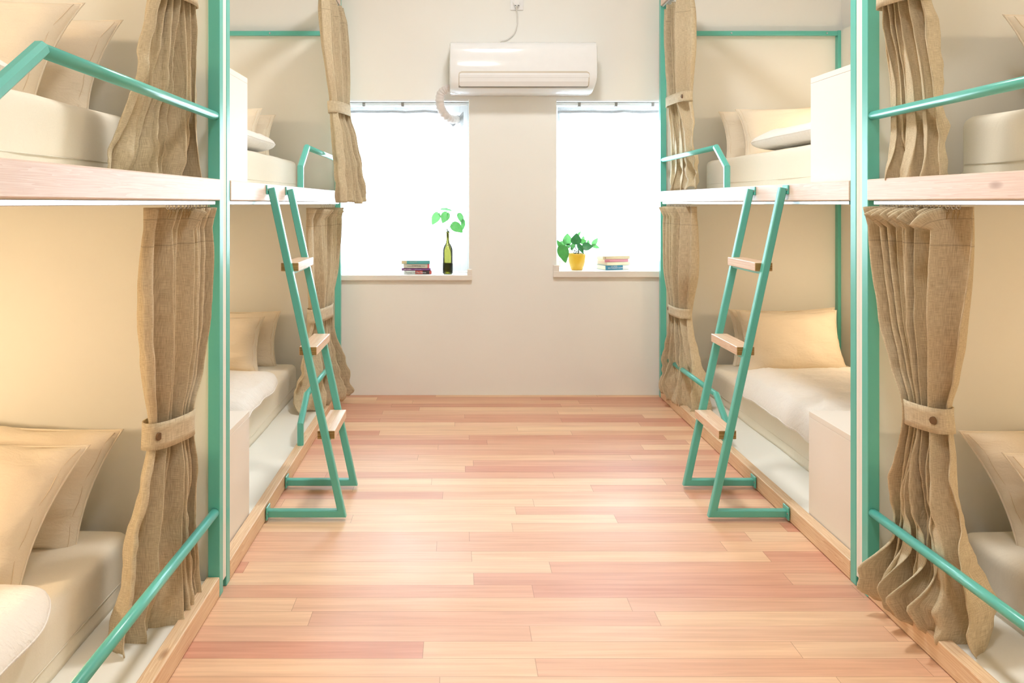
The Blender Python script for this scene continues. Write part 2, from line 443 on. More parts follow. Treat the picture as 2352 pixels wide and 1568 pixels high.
# ------------------------------------------------------------------ sheer curtains in the windows
def sheer(X, ztop, zbot, Y, label, dip=None, swap=1.0):
    t = thing('sheer_curtain', label, 'curtain', ((X[0] + X[1]) / 2, Y, ztop), 'sheer curtains in the two windows')
    o = Vector(t.location)
    def top(x):
        z = ztop - 0.004 * abs(math.sin(x * 16 * swap)) 
        if dip:
            q = abs(x - dip[0]) / dip[1]
            if q < 1: z -= dip[2] * (1 - q)
        return z
    def cloth(name, zt, zb, dy, mat, nz, amp=0.010):
        bm = bmesh.new(); nx = 90; grid = []
        for j in range(nz + 1):
            row = []
            for i in range(nx + 1):
                x = X[0] + (X[1] - X[0]) * i / nx
                a = zt(x); b = zb(x) if callable(zb) else zb
                z = a + (b - a) * j / nz
                y = Y + dy + amp * math.sin(x * 30 + math.sin(x * 7) * 1.4) + 0.004 * math.sin(x * 71 + z * 3)
                row.append(bm.verts.new((x - o.x, y - o.y, z - o.z)))
            grid.append(row)
        for j in range(nz):
            for i in range(nx): bm.faces.new((grid[j][i], grid[j][i + 1], grid[j + 1][i + 1], grid[j + 1][i]))
        return from_bm(name, bm, mat, t, True)
    cloth('cloth', top, zbot, 0, SHEER, 10)
    cloth('header', lambda x: top(x) - 0.001, lambda x: top(x) - 0.085, -0.006, SHEER2, 3)
    cloth('header_tape', lambda x: top(x) - 0.020, lambda x: top(x) - 0.034, -0.010, TAPE, 1)
    return t
sheer((-0.69, 0.030), 1.668, 0.74, 4.80, 'sheer white curtain in left window, swagged round the air conditioner pipe', (-0.03, 0.085, 0.085))
sheer((0.585, 1.27), 1.668, 0.76, 4.80, 'sheer white curtain in right window behind the yellow flowerpot', None, 0.8)
for X, lab in (((-0.71, 0.052), 'white curtain track at the top of left window beside the pipe'), ((0.568, 1.29), 'white curtain track at the top of right window')):
    r = thing('curtain_rail', lab, 'curtain rail', ((X[0] + X[1]) / 2, 4.80, 1.684), 'sheer curtain tracks')
    box('rail', X[0], X[1], 4.785, 4.815, 1.674, 1.690, WHITE, r, 0.002)
    for k in range(3):
        x = X[0] + (X[1] - X[0]) * (0.2 + 0.3 * k)
        box('bracket', x - 0.008, x + 0.008, 4.783, 4.817, 1.668, 1.692, ACG, r, 0.001)

# ------------------------------------------------------------------ bunks
def bunk(s, XF, y0, y1, yp, label, far):
    """s: -1 left / +1 right, XF: aisle face, y0..y1: length, yp: thickness of the posts along Y"""
    XB = XF + s * (1.035)                      # wall side
    e = thing('bunk_bed', label, 'bunk bed', (XF, (y0 + y1) / 2, 0), 'mint steel bunk beds')
    P = 0.033
    top = 2.27
    pan = 0.016
    if far: fy1 = y1 - pan; ny0 = y0 + pan      # posts sit inside the end panels
    else: fy1 = y1 - pan; ny0 = y0 + pan
    for (xa, xb) in ((XF, XF + s * P), (XB - s * P, XB)):
        box('post', xa, xb, ny0, ny0 + yp, 0.0 if xa == XF else 0.0, top if xa == XF else 2.075, MINT, e, 0.002)
        box('post', xa, xb, fy1 - yp, fy1, 0.0, top if xa == XF else 2.075, MINT, e, 0.002)
    ya, yb = ny0 + yp, fy1 - yp
    x0 = XF - s * 0.0005
    box('lower_rail', x0, XF + s * 0.036, ya + 0.001, yb - 0.001, 0.002, 0.058, PINE, e, 0.003)
    if far and s > 0:   # this beam runs on over the face of the far post
        box('upper_beam', XF - 0.003, XF + s * 0.042, ya + 0.001, yb - 0.001, 1.107, 1.166, BEAM, e, 0.003)
    else:
        box('upper_beam', XF - s * 0.003, XF + s * 0.042, ya + 0.001, yb - 0.001, 1.107, 1.166, BEAM, e, 0.003)
    box('top_beam', x0, XF + s * 0.042, ya + 0.001, yb - 0.001, 2.212, 2.27, BEAM, e, 0.003)
    xi = XF + s * 0.043
    box('lower_deck', XF + s * 0.037, XB - s * 0.018, ya + 0.001, yb - 0.001, 0.004, 0.046, PANEL, e)
    box('upper_deck', xi, XB - s * 0.018, ya + 0.001, yb - 0.001, 1.118, 1.158, PANEL, e)
    # end panels: cream board with a plywood edge
    box('end_panel', XF + s * 0.0015, XB, y1 - pan + 0.0005, y1, 0.03, 2.062, [PANEL], e)
    box('end_panel', XF + s * 0.0015, XB, y0, y0 + pan - 0.0005, 0.03, 2.45 if far else 2.062, [PANEL], e)
    box('side_panel', XB - s * 0.016, XB - s * 0.002, ya + 0.001, yb - 0.001, 0.0, 2.075, PANEL, e)
    for yy in ((fy1 - yp, fy1),):
        box('end_bar', XF + s * P, XB - s * P, yy[0], yy[0] + 0.02, 2.046, 2.072, MINT, e, 0.002)
        for xx in (0.30, 0.84):
            bm = bmesh.new(); q = Vector((XF + s * (xx + 0.1), yy[0] - 0.001, 2.059)) - Vector(e.location)
            bmesh.ops.create_cone(bm, cap_ends=True, segments=12, radius1=0.006, radius2=0.004, depth=0.004,
                                  matrix=Matrix.Translation(q) @ Matrix.Rotation(PI / 2, 4, 'X'))
            from_bm('screw', bm, ALU, e)
    # curtain tracks under both beams
    for zt in (1.107, 2.212):
        box('curtain_track', XF + s * 0.006, XF + s * 0.030, ya + 0.02, yb - 0.02, zt - 0.012, zt - 0.001, ALU, e, 0.0015)
    # guard rails at the far end of each level: round tube, cranked down to the beam
    xr = XF + s * 0.014
    for zr, zt in ((1.343, 1.166), (0.236, 0.058)):
        yb_ = yb + 0.004
        pts = [(xr, yb_, zr), (xr, yb_ - 0.955, zr + 0.006)]
        g = tube('guard_rail', pts, 0.0125, MINT, e, 16)
        bm = bmesh.new()
        q = [Vector(p) - Vector(e.location) for p in ((xr, yb_ - 0.948, zr + 0.0085), (xr, yb_ - 1.095, zr - 0.088), (xr, yb_ - 1.095, zt - 0.002))]
        sweep(bm, q, rectp(0.026, 0.026, 0.007))
        from_bm('guard_rail_foot', bm, MINT, g)
        bpy.context.view_layer.update()
        # keep foot in world place: parent chain has only the bunk's translation
    return e, XB
YFAR0, YFAR1 = 2.318, 4.640
YNEAR0, YNEAR1 = 0.0, 2.3165
XFL, XFR = -0.666, 1.142
bn = [
 (-1, XFL, YFAR0, YFAR1, 'far left bunk bed, mint steel frame, pine beams, its end at the left window', True),
 (+1, XFR, YFAR0, YFAR1, 'far right bunk bed, mint steel frame, pine beams, its end at the right window', True),
 (-1, XFL, YNEAR0, YNEAR1, 'near left bunk bed in the foreground, mint frame cropped by left picture edge', False),
 (+1, XFR, YNEAR0, YNEAR1, 'near right bunk bed in the foreground, mint frame cropped by right picture edge', False)]
XB = {}
for s, xf, a, b, lab, far in bn:
    _, XB[s] = bunk(s, xf, a, b, 0.034, lab, far)

# ------------------------------------------------------------------ soft goods
def fbm(p, sc_, oct_=4):
    v = 0; a = 1; q = Vector(p) * sc_
    for _ in range(oct_):
        v += a * noise.noise(q); q = q * 2.03; a *= 0.5
    return v

def mattress(s, XF, y0, y1, z0, z1, label):
    x0 = XF + s * 0.232; x1 = XF + s * 1.012
    t = thing('mattress', label, 'mattress', ((x0 + x1) / 2, (y0 + y1) / 2, z0), 'mattresses in cream fitted sheets')
    hx, hy, hz = abs(x1 - x0) / 2, (y1 - y0) / 2, (z1 - z0)
    R = 0.03
    bm = bmesh.new(); nx, ny, nz = 22, 56, 6
    bmesh.ops.create_cube(bm, size=2.0)
    bmesh.ops.subdivide_edges(bm, edges=bm.edges, cuts=1, use_grid_fill=True)
    bm.free()
    # rounded box from six gridded faces, welded
    bm = bmesh.new()
    def P(u, v, wv):   # u,v,w in -1..1
        p = Vector((u * hx, v * hy, (wv + 1) / 2 * hz))
        c = Vector((max(-hx + R, min(hx - R, p.x)), max(-hy + R, min(hy - R, p.y)), max(R * 0.6, min(hz - R, p.z))))
        d = p - c
        if d.length > 1e-9:
            q = c + d.normalized() * R if d.length > R else p
            if p.z > hz / 2 or abs(d.z) < 1e-9: p = q
        n = fbm(p + Vector((s * 3 + y0, y0, z0)), 3.5, 3) * 0.0035
        pn = Vector((p.x / hx, p.y / hy, (p.z / hz) * 1.2 - 0.4)); pn = pn.normalized() if pn.length else pn
        return p + pn * n
    def face(f, na, nb):
        g = [[bm.verts.new(f(-1 + 2 * i / na, -1 + 2 * j / nb)) for i in range(na + 1)] for j in range(nb + 1)]
        for j in range(nb):
            for i in range(na): bm.faces.new((g[j][i], g[j][i + 1], g[j + 1][i + 1], g[j + 1][i]))
    ease = lambda a: math.copysign(abs(a) ** 0.75, a)
    face(lambda a, b: P(ease(a), ease(b), 1), 26, 60); face(lambda a, b: P(ease(a), ease(b), -1), 26, 60)
    for k in (-1, 1):
        face(lambda a, b: P(k, ease(a), ease(b)), 60, 10); face(lambda a, b: P(ease(a), k, ease(b)), 26, 10)
    bmesh.ops.remove_doubles(bm, verts=bm.verts, dist=0.0008)
    from_bm('fitted_sheet', bm, SHEET, t, True)
    # hem of the sheet running low along the side
    bm = bmesh.new()
    xs = (-hx - 0.0005) if s > 0 else (hx + 0.0005)
    sweep(bm, [(xs, -hy + 0.03, 0.045), (xs, 0, 0.043), (xs, hy - 0.03, 0.045)], circ(0.0016, 6))
    from_bm('hem', bm, SHEET, t, True)
    return t
for s, XF, side in ((-1, XFL, 'left'), (1, XFR, 'right')):
    mattress(s, XF, 2.742, 4.52, 0.047, 0.208, 'low mattress in cream sheet, bottom berth of far %s bunk' % side)
    mattress(s, XF, 2.742, 4.52, 1.159, 1.333, 'mattress in cream sheet, top berth of far %s bunk' % side)
    mattress(s, XF, 0.10, 2.235, 0.047, 0.208, 'low mattress in cream sheet, bottom berth of near %s bunk' % side)
    mattress(s, XF, 0.10, 2.235, 1.159, 1.335, 'mattress in cream sheet, top berth of near %s bunk' % side)

def pillow(label, loc, lean, roll, yaw=0.0, W=0.62, Hh=0.37, T=0.15, seed=0, shear=0.0):
    t = thing('pillow', label, 'pillow', (0, 0, 0), 'cream pillows on the bunks')
    n, m = 34, 24
    def outline(u, v):
        pin = 0.085
        x = W / 2 * u * (1 - pin * (1 - v * v) * abs(u)) ; y = Hh / 2 * v * (1 - 0.10 * (1 - u * u) * abs(v))
        return x + shear * y, y
    def hgt(u, v):
        k = max(0.0, (1 - u ** 4) * (1 - v ** 4)) ** 0.55
        wob = 1 + 0.16 * noise.noise(Vector((u * 1.6 + seed * 5.1, v * 1.6, seed)))
        cre = 0.010 * fbm((u * 1.3 + seed, v * 2.4, seed * 2.0), 2.2, 3)
        edge = 1 - max(abs(u), abs(v)) ** 6
        pull = 0.006 * math.sin((u * v * 14) + seed) * (abs(u * v)) ** 0.6 * edge
        return T / 2 * k * wob * (0.92 + 0.1 * (-v)) + cre * edge + pull
    bm = bmesh.new(); top, bot = [], []
    ez = lambda a: math.sin(a * PI / 2) if True else a
    for j in range(m + 1):
        rt, rb = [], []
        for i in range(n + 1):
            u = ez(-1 + 2 * i / n); v = ez(-1 + 2 * j / m)
            x, y = outline(u, v)
            wv = 0.006 * math.sin(u * 9 + seed * 3) * (1 - abs(u)) if abs(v) > 0.98 else 0
            h = hgt(u, v)
            border = i in (0, n) or j in (0, m)
            a = bm.verts.new((x, y + wv, 0.0 if border else h)); rt.append(a)
            rb.append(a if border else bm.verts.new((x, y, -h * 0.9)))
        top.append(rt); bot.append(rb)
    for j in range(m):
        for i in range(n):
            bm.faces.new((top[j][i], top[j][i + 1], top[j + 1][i + 1], top[j + 1][i]))
            bm.faces.new((bot[j][i], bot[j + 1][i], bot[j + 1][i + 1], bot[j][i + 1]))
    cs = from_bm('pillowcase', bm, PILLOW, t, True)
    # piped seam round the edge, and the flap seam on one face
    per = [outline(ez(-1 + 2 * i / n), -1) for i in range(n + 1)] + [outline(1, ez(-1 + 2 * j / m)) for j in range(1, m + 1)] + \
          [outline(ez(1 - 2 * i / n), 1) for i in range(1, n + 1)] + [outline(-1, ez(1 - 2 * j / m)) for j in range(1, m)]
    bm = bmesh.new(); sweep(bm, [(x * 1.004, y * 1.006, 0) for x, y in per], circ(0.0026, 6), True)
    from_bm('piping', bm, PILLOW, cs, True)
    for sg in (-1, 1):
        pts = []
        for j in range(2, m - 1):
            v = ez(-1 + 2 * j / m); u = sg * 0.955
            x, y = outline(u, v); pts.append((x + 0.003 * math.sin(v * 11 + seed), y, hgt(u, v) + 0.0006))
        bm = bmesh.new(); sweep(bm, pts, circ(0.0009, 5)); from_bm('seam', bm, SEAM, cs, True)
    t.location = loc
    M = Matrix.Rotation(yaw, 4, 'Z') @ Matrix.Rotation(PI / 2 - lean, 4, 'X') @ Matrix.Rotation(roll, 4, 'Z')
    t.rotation_euler = M.to_euler()
    return t
D = math.radians
# far right bunk
pillow('back pillow standing at the window end, bottom berth of far right bunk', (1.79, 4.47, 0.362), D(8), D(1), 0, 0.58, 0.31, 0.10, 1)
pillow('front plump pillow behind the spread duvet, bottom berth of far right bunk', (1.775, 4.33, 0.362), D(24), D(0), 0, 0.54, 0.34, 0.13, 2)
pillow('back pillow half hidden at the window end, top berth of far right bunk', (1.76, 4.47, 1.475), D(8), D(4), 0, 0.62, 0.30, 0.10, 3)
pillow('front pillow behind the folded duvet, top berth of far right bunk', (1.82, 4.33, 1.476), D(18), D(3), 0, 0.64, 0.30, 0.13, 4)
# far left bunk
pillow('back pillow standing at the window end, bottom berth of far left bunk', (-1.30, 4.47, 0.358), D(8), D(-2), 0, 0.62, 0.31, 0.10, 5)
pillow('front pillow behind the spread duvet, bottom berth of far left bunk', (-1.36, 4.33, 0.355), D(16), D(-2), 0, 0.62, 0.30, 0.14, 6)
pillow('back pillow at the window end, top berth of far left bunk', (-1.33, 4.47, 1.462), D(8), D(-3), 0, 0.62, 0.28, 0.09, 7)
pillow('front pillow above the rolled duvet, top berth of far left bunk', (-1.37, 4.33, 1.474), D(12), D(-2), 0, 0.62, 0.29, 0.11, 8)
# near left bunk
pillow('back pillow with warm tint, bottom berth of near left bunk', (-1.262, 2.155, 0.352), D(12), D(-4), 0, 0.62, 0.33, 0.13, 9, 0.22)
pillow('front pillow leaning at the left edge, bottom berth of near left bunk', (-1.262, 1.94, 0.368), D(20), D(-4), 0, 0.60, 0.34, 0.15, 10, 0.26)
pillow('back pillow with pointed corner, top berth of near left bunk', (-1.245, 2.15, 1.462), D(10), D(-4), 0, 0.62, 0.30, 0.12, 11, 0.16)
pillow('front pillow behind the roll, top berth of near left bunk', (-1.25, 1.93, 1.455), D(16), D(-4), 0, 0.60, 0.31, 0.15, 12, 0.2)
# near right bunk
pillow('back pillow by the curtain, bottom berth of near right bunk', (1.71, 2.145, 0.352), D(10), D(4), 0, 0.62, 0.33, 0.13, 13, -0.30)
pillow('front pillow cropped by the right edge, bottom berth of near right bunk', (1.71, 1.985, 0.345), D(16), D(4), 0, 0.60, 0.32, 0.14, 14, -0.26)
pillow('pillow at the upper right corner, top berth of near right bunk', (1.80, 2.13, 1.463), D(10), D(4), 0, 0.62, 0.32, 0.14, 15, -0.2)

def duvet(label, x0, x1, y0, y1, z0, z1, seed, pw=0.42, amp=0.012, drape=None, seamline=True):
    t = thing('duvet', label, 'duvet', ((x0 + x1) / 2, (y0 + y1) / 2, z0), 'white duvets on the bunks')
    hx, hy, hh = (x1 - x0) / 2, (y1 - y0) / 2, (z1 - z0)
    n, m = 70, 90
    def sq(a, b):          # round the plan corners a bit
        r = (abs(a) ** 7 + abs(b) ** 7) ** (1 / 7)
        k = max(abs(a), abs(b)) / r if r > 1e-9 else 1
        return a * k, b * k
    ez = lambda a: math.sin(a * PI / 2)
    bm = bmesh.new(); top, bot = [], []
    for j in range(m + 1):
        rt, rb = [], []
        for i in range(n + 1):
            a, b = ez(-1 + 2 * i / n), ez(-1 + 2 * j / m)
            u, v = sq(a, b)
            e = max(abs(a), abs(b))
            k = max(0.0, 1 - e ** 5) ** pw
            x, y = u * hx, v * hy
            big = fbm((x + seed, y, seed), 4.0, 3)
            rid = 1 - abs(noise.noise(Vector((x * 9 + seed, y * 5.0 + math.sin(x * 6) * 0.6, seed)))) * 2 - 0.7 * abs(noise.noise(Vector((x * 21 + y * 9, y * 17 - x * 6 + seed, seed)))) * 2
            h = hh * (0.5 + 0.5 * k) + (amp * big + amp * 0.55 * rid) * k
            lo = hh * (0.5 - 0.48 * k)
            wob = 0.010 * noise.noise(Vector((x * 7, y * 7, seed + 4)))
            x += wob * abs(u); y += wob * abs(v)
            border = i in (0, n) or j in (0, m)
            dz = 0
            if drape:      # the aisle edge sinks over the side of the mattress
                side, edge, drop = drape
                q = max(0.0, (side * ((x + (x0 + x1) / 2) - edge)))
                dz = -drop * min(1, q / 0.05) ** 1.3 if q > 0 else 0
            a_ = bm.verts.new((x, y, (hh * 0.5 if border else h) + dz))
            rt.append(a_); rb.append(a_ if border else bm.verts.new((x, y, lo + dz)))
        top.append(rt); bot.append(rb)
    for j in range(m):
        for i in range(n):
            bm.faces.new((top[j][i], top[j][i + 1], top[j + 1][i + 1], top[j + 1][i]))
            bm.faces.new((bot[j][i], bot[j + 1][i], bot[j + 1][i + 1], bot[j][i + 1]))
    per = [v.co.copy() for v in top[0]] + [r[-1].co.copy() for r in top[1:]] + [v.co.copy() for v in reversed(top[-1][:-1])] + [r[0].co.copy() for r in reversed(top[1:-1])]
    from_bm('duvet_cover', bm, DUVET, t, True)
    bm = bmesh.new(); sweep(bm, per, circ(0.0022, 6), True); from_bm('piping', bm, DUVET, t, True)
    return t
duvet('rumpled white duvet spread over the bottom berth of far right bunk', 1.325, 2.13, 2.76, 4.05, 0.205, 0.30, 2.1, 0.42, 0.016, (-1, 1.375, 0.05))
duvet('white duvet spread over the bottom berth of far left bunk', -1.66, -0.855, 2.76, 4.02, 0.205, 0.30, 5.3, 0.42, 0.012, (1, -0.895, 0.03))
duvet('folded white duvet on the top berth of far right bunk', 1.36, 2.08, 2.80, 3.92, 1.334, 1.435, 7.7, 0.5, 0.010)
duvet('rolled white duvet on the top berth of far left bunk', -1.62, -0.88, 2.80, 4.08, 1.334, 1.432, 9.9, 0.5, 0.010)
duvet('folded duvet at the lower left corner, bottom berth of near left bunk', -1.62, -0.845, 0.75, 1.80, 0.209, 0.285, 12.2, 0.42, 0.010, (1, -0.90, 0.02))
duvet('rolled duvet at the upper left edge, top berth of near left bunk', -1.60, -0.905, 0.70, 1.77, 1.336, 1.415, 14.6, 0.5, 0.008)

# ------------------------------------------------------------------ bedside boxes at the near end of the far bunks
def storage_box(s, XF, z0, z1, label):
    xa, xb = XF + s * (0.039 if z0 < 1 else 0.045), XF + s * 1.00
    t = thing('storage_box', label, 'storage box', ((xa + xb) / 2, 2.56, z0), 'white board boxes at the foot of the far bunks')
    y0, y1 = 2.372, 2.738
    T = 0.018
    box('top_board', xa, xb, y0, y1, z1 - T, z1, BOXW, t, 0.001)
    box('front_board', xa, xa + s * T, y0, y1, z0 + 0.001, z1 - T - 0.0006, BOXW, t, 0.001)
    box('end_board', xa + s * T, xb - s * T, y1 - T, y1 - 0.0005, z0 + 0.001, z1 - T - 0.0006, BOXW, t, 0.001)
    box('back_board', xb - s * T, xb, y0, y1, z0 + 0.001, z1 - T - 0.0006, BOXW, t, 0.001)
    return t
for s, XF, side in ((-1, XFL, 'left'), (1, XFR, 'right')):
    storage_box(s, XF, 0.0465, 0.400, 'white board box beside the low rail, bottom berth of far %s bunk' % side)
    storage_box(s, XF, 1.1585, 1.520, 'tall white board box above the beam, top berth of far %s bunk' % side)


# ------------------------------------------------------------------ reading lamps (inside the bunks, at the pillow end)
def reading_lamp(s, XF, y, z, label, power):
    xb = XF + s * (1.035 - 0.018)
    t = thing('reading_lamp', label, 'lamp', (xb, y, z), 'reading lamps inside the bunks')
    box('wall_plate', xb, xb - s * 0.012, y - 0.03, y + 0.03, z - 0.045, z + 0.045, WHITE, t, 0.003)
    tube('arm', [(xb - s * 0.012, y, z), (xb - s * 0.07, y, z + 0.01)], 0.006, ALU, t, 10)
    lathe('lamp_shade', [(0.022, 0.055), (0.030, 0.03), (0.045, -0.02), (0.043, -0.02), (0.028, 0.03), (0.020, 0.052)], WHITE, t, (-s * 0.085, 0, 0.0), 24, True, False)
    bulb((xb - s * 0.085, y, z - 0.045), power)
LP = 1.0
reading_lamp(1, XFR, 3.98, 1.72, 'white reading lamp on the side panel, top berth of far right bunk', 4.5)
reading_lamp(1, XFR, 3.95, 0.74, 'white reading lamp on the side panel, bottom berth of far right bunk', 4.5)
reading_lamp(-1, XFL, 3.98, 1.72, 'white reading lamp on the side panel, top berth of far left bunk', 4)
reading_lamp(-1, XFL, 4.05, 0.66, 'white reading lamp on the side panel, bottom berth of far left bunk', 4)
reading_lamp(-1, XFL, 1.55, 1.78, 'white reading lamp on the side panel, top berth of near left bunk', 10)
reading_lamp(-1, XFL, 1.55, 0.72, 'white reading lamp on the side panel, bottom berth of near left bunk', 12)
reading_lamp(1, XFR, 1.45, 1.78, 'white reading lamp on the side panel, top berth of near right bunk', 5)
reading_lamp(1, XFR, 1.50, 0.76, 'white reading lamp on the side panel, bottom berth of near right bunk', 6.5)

# ------------------------------------------------------------------ ceiling lamps
for x, y in CEIL_LAMPS:
    t = thing('ceiling_light', 'square flat ceiling light %s' % ('above the middle of the aisle' if y > 2 else 'above the near end of the aisle'), 'ceiling light', (x, y, CEIL), 'ceiling lights over the aisle')
    box('housing', x - 0.20, x + 0.20, y - 0.20, y + 0.20, CEIL - 0.05, CEIL - 0.001, WHITE, t, 0.004)
    box('diffuser', x - 0.18, x + 0.18, y - 0.18, y + 0.18, CEIL - 0.060, CEIL - 0.0505, LAMPGLOW, t, 0.002)

# ------------------------------------------------------------------ ladders
def ladder(s, XF, label):
    t = thing('ladder', label, 'ladder', (XF - s * 0.14, 2.96, 0), 'mint steel ladders hooked on the far bunks')
    o = Vector(t.location)
    xo = XF - s * 0.262; xt = XF - s * 0.018
    W = 0.025
    dirv = Vector((xt - xo, 0, 1.156 - 0.026)).normalized()
    def xat(z): return xo + (xt - xo) * (z - 0.026) / (1.156 - 0.026)
    for k, y in enumerate((2.805, 3.118)):
        yc = y + W / 2
        bm = bmesh.new()
        sweep(bm, [Vector((XF - s * 0.006, yc, 0.026)) - o, Vector((xo, yc, 0.026)) - o, Vector((xt, yc, 1.152)) - o], rectp(W, W, 0.003), up=Vector((0, 0, 1)))
        from_bm('side_rail', bm, MINT, t)
        for z, hh in ((0.030, 0.022), (1.146, 0.016)):
            xx = XF - s * 0.0035
            bm = bmesh.new()
            yy = yc + (0.004 if z > 1 else 0)
            bx(bm, xx - o.x, XF - s * 0.0085 - o.x, yy - 0.026 - o.y, yy + 0.024 - o.y, z - hh - o.z, z + hh - o.z, 0.002)
            p = from_bm('bracket', bm, MINT, t)
            if z > 1:
                box('bracket_arm', XF - s * 0.0085, xt + s * 0.004, yc - 0.009, yc + 0.009, z - 0.014, z - 0.002, MINT, t, 0.001)
            bm = bmesh.new()
            q = Vector((XF - s * 0.0090, yy - 0.019 , z)) - o
            bmesh.ops.create_cone(bm, cap_ends=True, segments=12, radius1=0.004, radius2=0.004, depth=0.002, matrix=Matrix.Translation(q) @ Matrix.Rotation(PI / 2, 4, 'Y'))
            from_bm('bolt', bm, ACG, p)
    for k, z in enumerate((0.307, 0.599, 0.892)):
        xc = xat(z - 0.015)
        bm = bmesh.new()
        fs = bx(bm, xc - 0.031 - o.x, xc + 0.031 - o.x, 2.8305 - o.y, 3.1175 - o.y, z - 0.030 - o.z, z - o.z)
        bmesh.ops.bevel(bm, geom=list(bm.edges), offset=0.0015, segments=1, affect='EDGES')
        bm.normal_update()
        p = from_bm('tread', bm, [TREAD, TREADEND], t)
        for f in p.data.polygons:
            if abs(f.normal.y) > 0.8: f.material_index = 1
        box('tread_support', xc - 0.013, xc + 0.013, 2.8305, 3.1175, z - 0.040, z - 0.0305, MINT, t, 0.001)
    return t
ladder(-1, XFL, 'mint steel ladder with pine treads leaning on the far left bunk')
ladder(1, XFR, 'mint steel ladder with pine treads leaning on the far right bunk')

